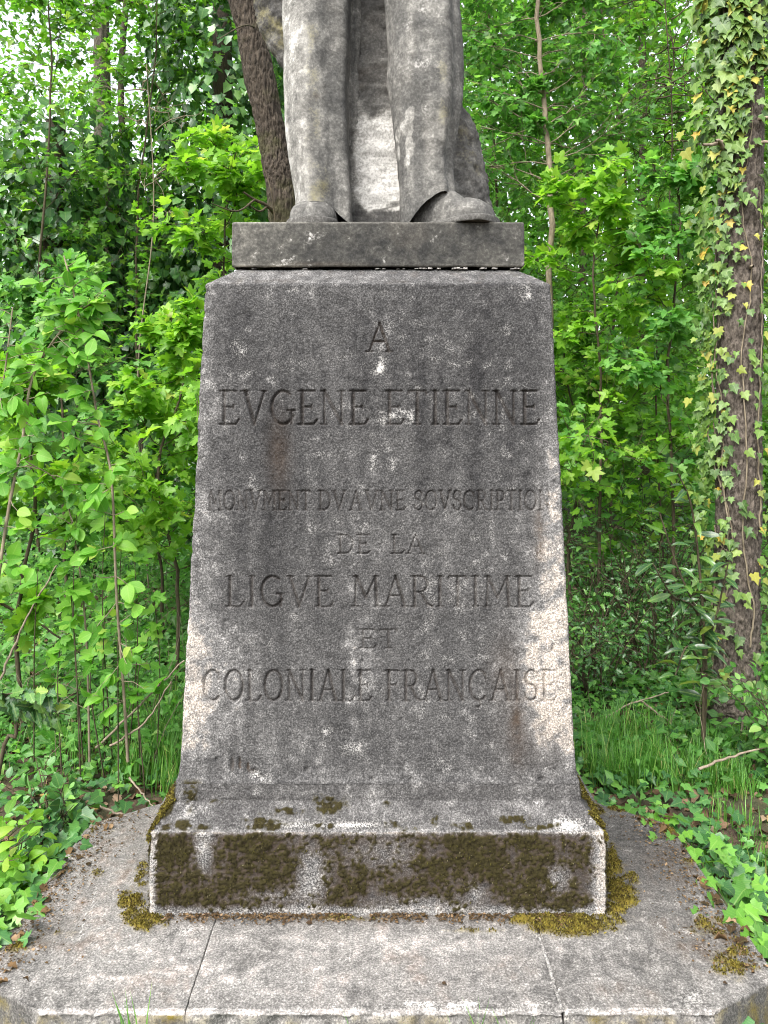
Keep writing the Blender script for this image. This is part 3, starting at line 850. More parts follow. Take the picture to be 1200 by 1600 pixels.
def leg_stain_shade(X, Y, n1, n2, P):
    st = fbm(P * np.array([11., 11., 2.2]), 1.0, 4, 500)
    st2 = fbm(P * np.array([30., 30., 4.0]), 1.0, 3, 505)
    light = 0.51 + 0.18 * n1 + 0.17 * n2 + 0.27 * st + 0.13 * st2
    light += 0.22 * sstep(500, 450, X) - 0.20 * blob(X, Y, 525, 90, 22, 120) - 0.12 * blob(X, Y, 645, 210, 22, 120) + 0.06 * sstep(250, 340, Y)  # lit left flank and shaded fold crease painted into the tone
    light -= 0.10 * blob(X, Y, 706, 120, 12, 200)  # shade painted on the right leg, right of its crease
    moss = 0.50 * blob(X, Y, 487, 150, 18, 210) * (0.7 + n1 + .4 * n2) + 0.45 * blob(X, Y, 693, 150, 13, 150) * (.7 + n1) + 0.5 * blob(X, Y, 505, 290, 25, 50) * (.5 + n1)
    white = np.zeros_like(X)
    for cx, cy, rx, ry, a in ((640, 190, 9, 26, .0), (662, 12, 7, 7, .6), (640, 40, 6, 10, .5), (655, 100, 22, 12, .45), (455, 60, 10, 80, .3), (665, 170, 8, 8, .4)):
        white += a * blob(X, Y, cx, cy, rx, ry) * (.8 + n2)
    # pale yellowish lichen patches with crisp rims
    pat = np.zeros_like(X)
    for cx, cy, rx, ry in ((641, 178, 9, 12), (636, 200, 12, 16), (640, 228, 8, 22), (622, 212, 5, 14), (636, 252, 6, 9), (622, 240, 4, 14)):
        pat = np.maximum(pat, blob(X, Y, cx, cy, rx, ry) + .15 * n2)
    light += 0.34 * sstep(0.42, 0.52, pat)
    brown = 0.8 * blob(X, Y, 494, 150, 8, 4) * (.6 + n2) + 0.10 * sstep(0, .7, st)
    return np.stack([light, moss * .85, brown, white], -1)

def shoe_stain(X, Y, n1, n2, P):
    return np.stack([0.42 + .2 * n1 + .2 * n2, 0 * n1, 0.05 + 0 * n1, 0.25 * sstep(.3, .8, n2)], -1)

def rock_stain(X, Y, n1, n2, P):
    light = 0.42 + .25 * n2 + .15 * n1
    w = sstep(150, 215, Y + 40 * n1) * sstep(332, 318, Y - 14 * n2) * sstep(540, 572, X)
    light += 0.85 * w * sstep(660, 625, X) - 0.22 * sstep(60, 0, Y) - 0.3 * sstep(318, 332, Y) * sstep(660, 640, X)
    light -= 0.15 * blob(X, Y, 585, 130, 25, 30)
    white = 0.85 * w * sstep(660, 625, X) * (.6 + .6 * n2)
    moss = 0.30 * sstep(700, 720, X) * (.6 + n1) + .6 * sstep(470, 440, X) * (.5 + n1)
    return np.stack([light, moss, .1 + .3 * sstep(.2, .8, n1), white], -1)

TH0 = 347.0
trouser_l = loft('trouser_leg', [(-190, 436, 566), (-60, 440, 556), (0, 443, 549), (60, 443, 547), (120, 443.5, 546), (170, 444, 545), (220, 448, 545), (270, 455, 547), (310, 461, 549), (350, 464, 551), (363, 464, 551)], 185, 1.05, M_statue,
     folds=[(252, 262, 20, 4), (300, 288, 16, -5), (328, 318, 12, 5), (215, 225, 18, -3)], hem=(258, 41, 1.8), seed=1, stain_shade=leg_stain_shade)
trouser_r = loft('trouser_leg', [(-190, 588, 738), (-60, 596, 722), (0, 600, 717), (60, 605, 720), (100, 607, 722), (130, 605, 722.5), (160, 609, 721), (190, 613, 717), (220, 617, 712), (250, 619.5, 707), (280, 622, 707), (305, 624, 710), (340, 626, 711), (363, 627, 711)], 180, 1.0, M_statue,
     folds=[(298, 300, 14, 5), (322, 322, 14, -6), (272, 262, 20, -3), (345, 338, 12, 3)], hem=(302, 60, 1.6), seed=2, stain_shade=leg_stain_shade)
back_fold = loft('trouser_leg', [(-190, 530, 572), (0, 531, 566), (100, 531, 563), (200, 531, 561), (300, 534, 560), (350, 536, 562), (374, 536, 562)], 225, 0.8, M_statue, folds=[(250, 250, 16, 4), (290, 285, 14, -5)], hem=None, seed=3, stain_shade=leg_stain_shade, nu=70, nv=90)
back_fold['label'] = 'narrow shaded back fold of the left trouser leg'
rock = loft('carved_rock', [(-190, 470, 700), (0, 480, 705), (100, 480, 712), (170, 478, 719), (190, 476, 733), (215, 474, 744), (250, 472, 752), (290, 470, 760), (330, 468, 765), (352, 467, 768), (383, 466, 770)], 272, 0.36, M_statue, rough=0.030, seed=4, stain_shade=rock_stain, nu=220, nv=190, power=3.2)
rock['label'] = 'roughly tooled rock behind the legs with a white crust'
drapery = loft('coat_tail', [(-160, 372, 500), (-30, 396, 490), (0, 399, 486), (30, 402, 482), (50, 408, 478), (70, 418, 474), (90, 431, 470), (102, 440, 466), (112, 448, 462)], 262, 0.45, M_statue, rough=0.03, seed=5, stain_shade=rock_stain, nu=110, nv=100, power=2.6)
drapery['label'] = 'rough stone lump hanging behind the left thigh'

def shoe(cx, cy, ang, length, width, seed, label):
    """leather shoe as one shaped mesh: heel at -L/2, toe at +L/2 along its axis"""
    ns, nr = 60, 44
    V = []
    for i in range(ns):
        t = i / (ns - 1)
        y = (t - 0.5) * length
        wsh = np.interp(t, [0, .04, .12, .3, .5, .68, .82, .92, .97, 1], [.02, .62, .82, .86, .86, 1.0, .97, .80, .56, .02]) * width / 2
        h = np.interp(t, [0, .05, .2, .4, .55, .68, .74, .85, .94, 1], [.02, 1.15, 1.35, 1.25, 1.0, .72, .70, .62, .48, .02]) * width * .82
        if .715 < t: h *= 1.07; wsh *= 1.015
        if .69 < t < .715: h *= .97
        for k in range(nr):
            a = 2 * pi * k / nr
            c, s = cos(a), sin(a)
            x = wsh * math.copysign(abs(c) ** .8, c)
            z = h * 0.30 + (h * .70 if s > 0 else h * .30) * math.copysign(abs(s) ** (.85 if s > 0 else .35), s)
            V.append((x, y, z))
    V = np.array(V)
    V[:, 2] = np.maximum(V[:, 2], 0)
    ca, sa = cos(ang), sin(ang)
    P = np.stack([cx + V[:, 0] * ca - V[:, 1] * sa, cy + V[:, 0] * sa + V[:, 1] * ca, ZB + V[:, 2]], -1) * U
    P[:, 2] += HC
    P += fbm(P, 14.0, 3, 600 + seed)[:, None] * np.array([1, 1, 0.3]) * 0.003
    Xp, Yp = px(P)
    n1 = fbm(P, 12.0, 4, 610); n2 = fbm(P, 40.0, 3, 620)
    o = mesh_np('shoe', P, grid_faces(ns, nr, True), M_statue, colors={'stain_shade': np.clip(shoe_stain(Xp, Yp, n1, n2, P), 0, 1)})
    child(o, statue)
    o['label'] = label
    # the sole, a welt standing a little proud of the upper
    ts = np.linspace(0, 1, 40)
    ws = np.interp(ts, [0, .04, .12, .3, .5, .68, .82, .92, .97, 1], [.05, .60, .82, .84, .80, 1.0, .98, .82, .60, .06]) * width / 2 + 4.5
    ys = (ts - .5) * (length + 9)
    S = []
    for z, k in ((0, .97), (1.5, 1.0), (8.5, 1.0), (10.5, .96), (11.0, .80)):
        out = [(w * k, y) for w, y in zip(ws, ys)] + [(-w * k, y) for w, y in zip(ws[::-1], ys[::-1])]
        S += [(cx + a * ca - b * sa, cy + a * sa + b * ca, ZB + z) for a, b in out]
    S = np.array(S) * U
    S[:, 2] += HC
    S += fbm(S, 25.0, 2, 640 + seed)[:, None] * 0.0012
    so = mesh_np('sole', S, grid_faces(5, 80, True), M_statue, colors={'stain_shade': np.tile([.36, 0, .1, .1], (len(S), 1))})
    so.parent = o
# left shoe points to the camera, right shoe turned out to the right
shoe(-108, 189, radians(180 - 10), 150, 84, 1, 'shoe pointing forwards, half hidden by the hem')
shoe(132, 162, radians(180 + 55), 160, 80, 2, 'shoe turned out to the right with a toe cap')

# ================================================================= LEAVES
def fan_leaf(half, centre, fold=0.18, droop=0.22, wave=0.0):
    """half: right-hand outline from base to tip; mirrored; star-shaped about centre"""
    right = [p for p in half]
    left = [(-x, y) for x, y in half[::-1] if x > 1e-6]
    out = right + left
    V = [centre] + out
    n = len(out)
    V = np.array(V, float)
    z = fold * np.abs(V[:, 0]) - droop * (V[:, 1] - 0.2) ** 2 + wave * np.sin(V[:, 0] * 9 + V[:, 1] * 7)
    P = np.stack([V[:, 0], V[:, 1], z], -1)
    Ft = np.array([[0, 1 + k, 1 + (k + 1) % n] for k in range(n)])
    return P, Ft

def strip_leaf(rows, fold=0.25, droop=0.3, wave=0.03):
    """rows: (y, half width) from base to tip, folded along the midrib"""
    V, Ft = [], []
    for k, (y, w) in enumerate(rows):
        c = -droop * (y - 0.15) ** 2
        j = wave * (1 if k % 2 else -1)
        V += [(-w, y, c + fold * w + j), (0, y, c), (w, y, c + fold * w - j)]
    for k in range(len(rows) - 1):
        a = 3 * k
        Ft += [(a, a + 1, a + 4), (a, a + 4, a + 3), (a + 1, a + 2, a + 5), (a + 1, a + 5, a + 4)]
    return np.array(V, float), np.array(Ft)

MAPLE = fan_leaf([(0, 0), (0.20, -0.05), (0.46, 0.05), (0.40, 0.16), (0.50, 0.24), (0.33, 0.31), (0.62, 0.60), (0.40, 0.68), (0.22, 0.60), (0.19, 0.84), (0, 1.02)], (0, 0.34), 0.16, 0.25, 0.025)
MAPLE_S = fan_leaf([(0, 0), (0.42, 0.05), (0.30, 0.27), (0.60, 0.58), (0.22, 0.60), (0.14, 0.84), (0, 1.0)], (0, 0.34), 0.16, 0.25, 0.03)
OVAL = strip_leaf([(0, .01), (.10, .17), (.28, .31), (.48, .35), (.68, .29), (.86, .15), (1.0, .004)], 0.22, 0.28, 0.012)
LAUREL = strip_leaf([(0, .01), (.15, .085), (.38, .15), (.62, .15), (.84, .09), (1.0, .004)], 0.28, 0.25, 0.006)
HOLLY = strip_leaf([(0, .01), (.12, .24), (.22, .16), (.36, .30), (.48, .19), (.62, .26), (.74, .13), (.84, .15), (1.0, .004)], 0.35, 0.22, 0.02)
IVY = fan_leaf([(0, 0.02), (0.20, -0.12), (0.48, 0.02), (0.40, 0.17), (0.36, 0.28), (0.50, 0.46), (0.24, 0.50), (0.10, 0.78), (0, 0.96)], (0, 0.26), 0.14, 0.16, 0.02)
SMALL = strip_leaf([(0, .01), (.42, .31), (1.0, .004)], 0.25, 0.3, 0.0)
IVY_S = fan_leaf([(0, 0.0), (0.44, 0.0), (0.34, 0.26), (0.44, 0.46), (0, 0.96)], (0, 0.26), 0.14, 0.16, 0.02)
DIAMOND = (np.array([(0, 0, 0), (0.36, 0.42, .09), (0, 1.0, -.10), (-0.36, 0.42, .09)], float), np.array([(0, 1, 2), (0, 2, 3)]))
LITTER = fan_leaf([(0, 0), (0.18, 0.1), (0.34, 0.3), (0.22, 0.42), (0.36, 0.62), (0.14, 0.8), (0, 1.0)], (0, 0.45), 0.5, 0.5, 0.08)

def unit(v):
    v = np.asarray(v, float)
    return v / (np.linalg.norm(v, axis=-1, keepdims=True) + 1e-9)

def frames(D, Nn):
    """leaf axis D and wanted normal Nn -> rotation matrices (columns x, axis, normal)"""
    D = unit(D)
    X = unit(np.cross(D, Nn))
    Z = np.cross(X, D)
    return np.stack([X, D, Z], -1)

def variants(tpl):
    """three versions of a leaf, differently curled and narrowed"""
    tv, tf = tpl
    out = []
    for fx, fold, curl, twist in ((1.0, 0.0, 0.0, 0.0), (0.82, 0.30, -0.35, 0.22), (0.92, -0.22, 0.30, -0.30)):
        v = tv.copy()
        v[:, 2] += fold * np.abs(v[:, 0]) + curl * (v[:, 1] - .3) ** 2 + twist * v[:, 0] * v[:, 1]
        v[:, 0] *= fx
        v[:, 0] += 0.10 * twist * v[:, 1] ** 2
        out.append(v)
    return np.array(out), tf

def leaf_mesh(name, tpl, P, R, S, mat, root, seed=0, kind='stuff', label=None, tint=None):
    tv, tf = tpl
    rs = np.random.RandomState(seed)
    n, k = len(P), len(tv)
    TV = variants(tpl)[0][rs.randint(0, 3, n)]
    V = np.einsum('nij,nkj->nki', R, TV) * np.asarray(S)[:, None, None] + np.asarray(P)[:, None, :]
    Ft = (tf[None] + (np.arange(n) * k)[:, None, None]).reshape(-1, 3)
    tn = rs.rand(n) if tint is None else tint
    luv = np.stack([np.tile(tv[:, 0], n), np.tile(tv[:, 1], n), np.repeat(tn, k)], -1)
    o = mesh_np(name, V.reshape(-1, 3), Ft, mat, attrs={'luv': luv})
    if root is not None:
        child(o, root)
    if kind: o['kind'] = kind
    if label: o['label'] = label
    return o

_leafmesh = {}
def leaf_objects(tplname, tpl, P, R, S, mat, root, name='leaf'):
    """every leaf an object of its own, sharing one mesh"""
    key = (tplname, mat.name)
    if key not in _leafmesh:
      _leafmesh[key] = []
      tv0, tf = tpl
      for tv in variants(tpl)[0]:
        me = bpy.data.meshes.new('leaf')
        me.from_pydata([tuple(v) for v in tv], [], [tuple(int(i) for i in f) for f in tf])
        me.polygons.foreach_set('use_smooth', np.ones(len(tf), dtype=bool))
        a = me.attributes.new('luv', 'FLOAT_VECTOR', 'POINT')
        a.data.foreach_set('vector', np.stack([tv0[:, 0], tv0[:, 1], tv0[:, 0] * 0], -1).astype(np.float32).ravel())
        me.materials.append(mat)
        _leafmesh[key].append(me)
    mes = _leafmesh[key]
    from mathutils import Matrix
    rl = np.array(root.location)
    for q, (p, r, s) in enumerate(zip(P, R, S)):
        o = bpy.data.objects.new(name, mes[(q * 7 + q // 5) % 3])
        m = np.eye(4)
        m[:3, :3] = r * s
        m[:3, 3] = p - rl
        o.matrix_basis = Matrix(m.tolist())
        COL.objects.link(o)
        o.parent = root

class Wood:
    """gathers tapered tubes into one mesh"""
    def __init__(self): self.V, self.F, self.n = [], [], 0
    def tube(self, pts, radii, ns=6):
        pts = np.asarray(pts, float)
        radii = np.broadcast_to(np.asarray(radii, float), (len(pts),))
        T = unit(np.gradient(pts, axis=0))
        ref = np.array([0.31, 0.83, 0.2]) if abs(T[0] @ np.array([.31, .83, .2])) < .75 else np.array([.9, -.2, .1])
        A = unit(np.cross(T, ref)); B = np.cross(T, A)
        a = np.linspace(0, 2 * pi, ns, endpoint=False)
        ring = pts[:, None] + radii[:, None, None] * (np.cos(a)[None, :, None] * A[:, None] + np.sin(a)[None, :, None] * B[:, None])
        self.V.append(ring.reshape(-1, 3))
        self.F.append(grid_faces(len(pts), ns, True) + self.n)
        self.n += len(pts) * ns
    def build(self, name, mat, root=None, label=None):
        o = mesh_np(name, np.concatenate(self.V), np.concatenate(self.F), mat)
        if root is not None: child(o, root)
        if label: o['label'] = label
        return o

def curve(pts, n):
    """smooth path through a few points"""
    pts = np.asarray(pts, float)
    if len(pts) == 2:
        return pts[0] + (pts[1] - pts[0]) * np.linspace(0, 1, n)[:, None]
    ext = np.concatenate([[2 * pts[0] - pts[1]], pts, [2 * pts[-1] - pts[-2]]])
    out = []
    m = len(pts) - 1
    for u in np.linspace(0, m, n):
        k = min(int(u), m - 1); t = u - k
        p0, p1, p2, p3 = ext[k:k + 4]
        out.append(0.5 * ((2 * p1) + (-p0 + p2) * t + (2 * p0 - 5 * p1 + 4 * p2 - p3) * t * t + (-p0 + 3 * p1 - 3 * p2 + p3) * t ** 3))
    return np.array(out)

def branch(rs, p, d, length, n=7, up=0.1, wander=0.18):
    pts = [np.array(p, float)]
    d = unit(d)
    for k in range(n - 1):
        d = unit(d + rs.normal(size=3) * wander + np.array([0, 0, up]))
        pts.append(pts[-1] + d * length / (n - 1))
    return np.array(pts)

def put_leaves(rs, pts, n, out, size, start=0.15, spread=0.9, droop=0.25, tilt=0.45, pet=0.03):
    """leaves along a twig, sideways and outwards, faces mostly up to the light"""
    T = unit(np.gradient(pts, axis=0))
    m = len(pts)
    for k in range(n):
        u = start + (1 - start) * (k + rs.rand() * .6) / max(n, 1)
        u = min(u, 0.999) * (m - 1)
        i = int(u); f = u - i
        p = pts[i] * (1 - f) + pts[min(i + 1, m - 1)] * f
        t = T[i]
        side = unit(np.cross(t, [0, 0, 1.0]) * (1 if k % 2 else -1) + rs.normal(size=3) * .35)
        d = unit(t * rs.uniform(.2, 1.0) + side * spread + np.array([0, 0, -droop]) + rs.normal(size=3) * .25)
        nrm = np.array([0, 0, 1.0]) + rs.normal(size=3) * tilt + np.array([0, -0.45, 0])
        out.append((p + d * pet, d, nrm, size * rs.uniform(.45, 1.25)))

def pack(leaves):
    P = np.array([l[0] for l in leaves]); D = np.array([l[1] for l in leaves]); Nn = np.array([l[2] for l in leaves]); S = np.array([l[3] for l in leaves])
    return P, frames(D, Nn), S

def pick_largest(P, S, n):
    """the n leaves that show largest from where the photo was taken, inside the frame"""
    X, Y = px(P)
    inside = (X > -10) & (X < 1210) & (Y > -10) & (Y < 1610)
    D = P[:, 1] + DC
    hid = (X > 330) & (X < 860) & (Y > 440) & (Y < 1240)
    score = np.where(inside & ~hid, S / D, -1)
    idx = np.argsort(-score)[:n]
    idx = idx[score[idx] > 0]
    rest = np.setdiff1d(np.arange(len(P)), idx)
    return idx, rest

def finish_plant(root, W, leaves, wood_m, tplname, tpl, mat, mat_obj, n_obj, seed, rest_name='foliage', wood_name='stem'):
    if W.n: W.build(wood_name, wood_m, root)
    if not leaves: return
    P, R, S = pack(leaves)
    if n_obj:
        i, r = pick_largest(P, S, n_obj)
        leaf_objects(tplname, tpl, P[i], R[i], S[i], mat_obj, root)
    else:
        r = np.arange(len(P))
    if len(r):
        leaf_mesh(rest_name, tpl, P[r], R[r], S[r], mat, root, seed)

def gz(x, y): return float(ground_z(np.array([x]), np.array([y]))[0])
def on_ground(x, D):
    X = CX + (x - 600) * D / F
    return np.array([X, D - DC, gz(X, D - DC)])

def sapling(name, label, cat, base, path, r0, r1, nbr, blen, leaf, tplname, tpl, mat, mat_obj, wood_m, seed, n_obj=0, b0=0.2, ntw=4, nlf=9, up=0.06, group=None, extra=None, flat=0.25, twl=0.45, tilt=0.45, front=1.0):
    """a young tree: main stem along path, side branches, twigs, leaves"""
    rs = np.random.RandomState(seed)
    root = empty(name, base, label, cat, group)
    W = Wood(); leaves = []
    stem = curve([base] + list(path), 26)
    stem[1:-1] += rs.normal(size=(24, 3)) * r0 * .35
    rad = np.linspace(r0, r1, len(stem))
    W.tube(stem, rad, 9)
    for k in range(nbr):
        t = b0 + (1 - b0) * (k + rs.rand()) / nbr
        i = min(int(t * 25), 24)
        p = stem[i]
        a = k * 2.4 + rs.uniform(-.5, .5)
        if front < .5 and sin(a) < -.25: continue
        L = blen * (1.05 - 0.65 * max(0, (t - .35) / .65)) * rs.uniform(.6, 1.15) * (front if sin(a) < -.2 else 1.0)
        pts = branch(rs, p, [cos(a), sin(a), rs.uniform(-.05, .45) + flat], L, 8, up - .05, .16)
        W.tube(pts, np.linspace(max(rad[i] * .27, .003), .0013, 8), 5)
        put_leaves(rs, pts, nlf, leaves, leaf, .3, tilt=tilt)
        for q in range(ntw):
            j = rs.randint(2, 8)
            dd = unit(pts[min(j, 7)] - pts[j - 1]) + rs.normal(size=3) * .7 * np.array([1, 1, .55])
            tp = branch(rs, pts[j], dd, L * twl * rs.uniform(.6, 1.1), 5, .0, .2)
            W.tube(tp, np.linspace(.0022, .001, 5), 4)
            put_leaves(rs, tp, nlf, leaves, leaf, .15, tilt=tilt)
    if front > .5: put_leaves(rs, stem[18:], nlf, leaves, leaf, .2)
    if extra: extra(rs, W, leaves)
    finish_plant(root, W, leaves, wood_m, tplname, tpl, mat, mat_obj, n_obj, seed)
    return root

# leaf colours
G_MAPLE = [(0, (0.04, 0.1325, 0.0175)), (0.12, (0.075, 0.1431, 0.0275)), (0.4, (0.075, 0.2279, 0.025)), (0.75, (0.125, 0.3233, 0.0325)), (0.93, (0.2, 0.4134, 0.05)), (1, (0.3, 0.424, 0.0875))]
G_LIME = [(0, (0.085, 0.212, 0.02)), (0.35, (0.135, 0.318, 0.025)), (0.75, (0.205, 0.4134, 0.035)), (0.93, (0.27, 0.4558, 0.0562)), (1, (0.38, 0.4452, 0.1))]
G_COOL = [(0, (0.042, 0.1431, 0.0325)), (0.12, (0.075, 0.159, 0.0438)), (0.4, (0.078, 0.2385, 0.0475)), (0.75, (0.13, 0.3392, 0.065)), (0.93, (0.2, 0.424, 0.1063)), (1, (0.28, 0.4452, 0.125))]
G_DARK = [(0, (0.0198, 0.0726, 0.0207)), (0.4, (0.0418, 0.132, 0.0345)), (0.8, (0.0792, 0.209, 0.0483)), (1, (0.165, 0.33, 0.069))]
G_HAZEL = [(0, (0.065, 0.2014, 0.025)), (0.35, (0.105, 0.2968, 0.03)), (0.75, (0.165, 0.3869, 0.0425)), (0.93, (0.23, 0.4452, 0.0688)), (1, (0.3, 0.424, 0.075))]
G_IVY = [(0, (0.0333, 0.0808, 0.0171)), (0.35, (0.0712, 0.1425, 0.0247)), (0.78, (0.114, 0.2042, 0.0342)), (0.91, (0.171, 0.2375, 0.0427)), (0.97, (0.323, 0.285, 0.0427)), (1, (0.399, 0.2565, 0.0333))]
G_IVYG = [(0, (0.0216, 0.084, 0.0242)), (0.5, (0.048, 0.15, 0.0385)), (0.85, (0.09, 0.24, 0.0495)), (1, (0.168, 0.372, 0.055))]
G_LAUREL = [(0, (0.018, 0.062, 0.018)), (0.55, (0.036, 0.110, 0.026)), (0.85, (0.085, 0.190, 0.030)), (1, (0.23, 0.32, 0.045))]
G_GRASS = [(0, (0.0504, 0.161, 0.0216)), (0.5, (0.0896, 0.2472, 0.0336)), (0.9, (0.1568, 0.345, 0.06)), (1, (0.3808, 0.3565, 0.144))]
G_LITTER = [(0, (0.044, 0.0256, 0.016)), (0.4, (0.108, 0.064, 0.04)), (0.75, (0.2, 0.128, 0.084)), (0.93, (0.32, 0.232, 0.168)), (1, (0.336, 0.232, 0.056))]
def pair(nm, st, **k):
    return leaf_mat(nm, st, **k), leaf_mat(nm + '_single', st, per_object=True, **k)
M_maple, M_maple1 = pair('maple_leaf', G_MAPLE, trans=0.5)
M_lime, M_lime1 = pair('maple_leaf_young', G_LIME, trans=0.5)
M_cool, M_cool1 = pair('maple_leaf_cool', G_COOL, trans=0.5)
M_hazel, M_hazel1 = pair('hazel_leaf', G_HAZEL, trans=0.47, rough=0.5, spec=0.3)
M_dark, M_dark1 = pair('evergreen_leaf', G_DARK, trans=0.2, rough=0.32, spec=0.5)
M_ivy, M_ivy1 = pair('ivy_leaf', G_IVY, trans=0.16, rough=0.45, spec=0.35)
M_ivyg, M_ivyg1 = pair('ground_ivy_leaf', G_IVYG, trans=0.18, rough=0.4, spec=0.4)
M_laurel, M_laurel1 = pair('laurel_leaf', G_LAUREL, trans=0.15, rough=0.28, spec=0.55)
M_grass = leaf_mat('grass_blade', G_GRASS, trans=0.3, vein=0.0)
M_litter = leaf_mat('dead_leaf', G_LITTER, trans=0.1, rough=0.85, spec=0.15, vein=0.15)
M_crumb = leaf_mat('leaf_crumb', [(0, (0.030, 0.019, 0.010)), (0.5, (0.075, 0.046, 0.024)), (0.85, (0.13, 0.080, 0.040)), (1, (0.26, 0.18, 0.11))], trans=0.05, rough=0.9, spec=0.1, vein=0.1)
M_twig = wood_mat('twig_bark', (0.030, 0.025, 0.015), (0.105, 0.085, 0.052), 60.0, .3, .3)
M_pale = wood_mat('pale_stem', (0.11, 0.09, 0.06), (0.29, 0.24, 0.17), 50.0, .3, .3)
M_dead = wood_mat('dead_stick', (0.12, 0.09, 0.065), (0.34, 0.28, 0.21), 60.0, .3, .3)
M_bark = wood_mat('brown_bark', (0.011, 0.009, 0.007), (0.100, 0.080, 0.060), 75.0, .28, 1.0, moss=(0.06, 0.06, 0.025))
M_pine = wood_mat('pine_bark', (0.020, 0.016, 0.013), (0.20, 0.168, 0.138), 70.0, .5, 1.0)

# ================================================================= TRUNKS
def trunk_mesh(name, path, radii, mat, root, nu=110, nv=420, ridge=0.012, fr=(26, 3.2), seed=0, plates=False):
    C = curve(path, nv)
    rad = np.interp(np.linspace(0, 1, nv), np.linspace(0, 1, len(radii)), radii)
    a = np.linspace(0, 2 * pi, nu, endpoint=False)
    Nn = np.stack([np.cos(a), np.sin(a), 0 * a], -1)
    V = (C[:, None] + rad[:, None, None] * Nn[None]).reshape(-1, 3)
    N2 = np.tile(Nn, (nv, 1))
    Q = V * np.array([fr[0], fr[0], fr[1]])
    Q[:, :2] += 0.6 * np.stack([noise3(V * 9.0, seed + 5), noise3(V * 9.0 + 7, seed + 6)], -1)
    if plates:
        r = np.minimum(np.abs(noise3(Q, seed + 1)), np.abs(noise3(Q * np.array([.9, .9, 2.2]) + 31, seed + 2)) + .05)
        d = -ridge * np.exp(-r * 7.0) + 0.006 * fbm(V, 30.0, 3, seed + 3)
    else:
        r = np.abs(noise3(Q, seed + 1))
        d = -ridge * np.exp(-r * 6.0) + ridge * .35 * fbm(V * np.array([1, 1, .35]), 60.0, 3, seed + 3)
    d += 0.012 * fbm(V, 3.0, 2, seed + 4)
    o = mesh_np(name, V + N2 * d[:, None], grid_faces(nv, nu, True), mat)
    child(o, root)
    return o

# the leaning tree behind the statue
DL = 3.95
b0 = on_ground(470, DL)
lean = empty('leaning_tree', b0, 'leaning brown tree trunk with furrowed bark behind the statue', 'tree')
lp = [b0, pt(452, 700, DL), pt(444, 350, DL), pt(428, 240, DL), pt(404, 110, DL), pt(372, -30, DL), pt(330, -180, DL), pt(280, -420, DL)]
trunk_mesh('trunk', lp, [.09, .078, .072, .076, .080, .078, .070, .05], M_bark, lean, 110, 500, 0.012, (85, 16.0), 700)
def lean_parts():
    rs = np.random.RandomState(12)
    W = Wood(); lv = []
    # bare knotted side branch low on the left
    for pth, r in (([pt(438, 345, DL), pt(418, 322, DL - .1), pt(398, 312, DL - .15), pt(380, 300, DL - .2)], .012), ([pt(418, 322, DL - .1), pt(405, 330, DL - .15), pt(386, 318, DL - .2)], .007), ([pt(430, 345, DL - .1), pt(424, 300, DL - .12), pt(413, 262, DL - .1)], .005), ([pt(398, 312, DL - .15), pt(370, 330, DL - .3), pt(330, 318, DL - .4)], .006), ([pt(405, 45, DL), pt(380, 40, DL - .2), pt(340, 62, DL - .4)], .005)):
        W = Wood(); W.tube(curve(pth, 12), np.linspace(r, r * .4, 12), 6)
        W.build('branch', M_twig, lean)
    # crown high above the frame
    W = Wood()
    for k in range(22):
        p = np.array(lp[-1]) + rs.normal(size=3) * np.array([.9, .9, .5]) + np.array([0, 0, .6])
        pts = branch(rs, lp[-1], p - lp[-1], np.linalg.norm(p - lp[-1]), 7)
        W.tube(pts, np.linspace(.02, .003, 7), 5)
        put_leaves(rs, pts, 14, lv, .085)
        for q in range(5):
            tp = branch(rs, pts[rs.randint(3, 7)], rs.normal(size=3), .5, 5)
            put_leaves(rs, tp, 10, lv, .085)
    W.build('limbs', M_bark, lean)
    P, R, S = pack(lv)
    leaf_mesh('crown', MAPLE_S, P, R, S, M_maple, lean, 3)
lean_parts()

# the ivy-clad trunk on the right
DR = 3.86
b1 = on_ground(1150, DR)
pine = empty('ivy_clad_tree', b1, 'straight tree with flaky grey bark at the right edge, climbed by ivy', 'tree')
rp_ = [b1 + np.array([0, 0, -.05]), pt(1150, 1050, DR), pt(1153, 800, DR), pt(1155, 500, DR), pt(1156, 200, DR), pt(1156, -100, DR), pt(1150, -600, DR), pt(1145, -1100, DR)]
trunk_mesh('trunk', rp_, [.165, .118, .112, .112, .112, .108, .09, .07], M_pine, pine, 130, 540, 0.018, (42, 11.0), 720, True)
def pine_parts():
    rs = np.random.RandomState(5)
    W = Wood()
    for (x, y, dx, dy) in ((1185, 187, 26, -3), (1182, 228, 22, -6), (1128, 222, -30, 4), (1130, 232, -12, -12), (1172, 418, 5, -2)):
        W.tube(curve([pt(x, y, DR - .09), pt(x + dx * .5, y + dy, DR - .14), pt(x + dx, y + dy, DR - .16)], 7), np.linspace(.011, .006, 7), 7)
        W.build('branch_stub', M_dead, pine); W = Wood()
    W = Wood(); lv = []
    top = np.array(rp_[-1])
    for k in range(26):
        d = rs.normal(size=3); d[2] = abs(d[2]) * .5
        pts = branch(rs, top + [0, 0, -rs.rand() * .8], d, rs.uniform(.8, 1.5), 7)
        W.tube(pts, np.linspace(.02, .003, 7), 5)
        put_leaves(rs, pts, 16, lv, .08)
        for q in range(4):
            put_leaves(rs, branch(rs, pts[rs.randint(3, 7)], rs.normal(size=3), .5, 5), 10, lv, .08)
    W.build('limbs', M_pine, pine)
    P, R, S = pack(lv)
    leaf_mesh('crown', MAPLE_S, P, R, S, M_dark, pine, 4)
pine_parts()

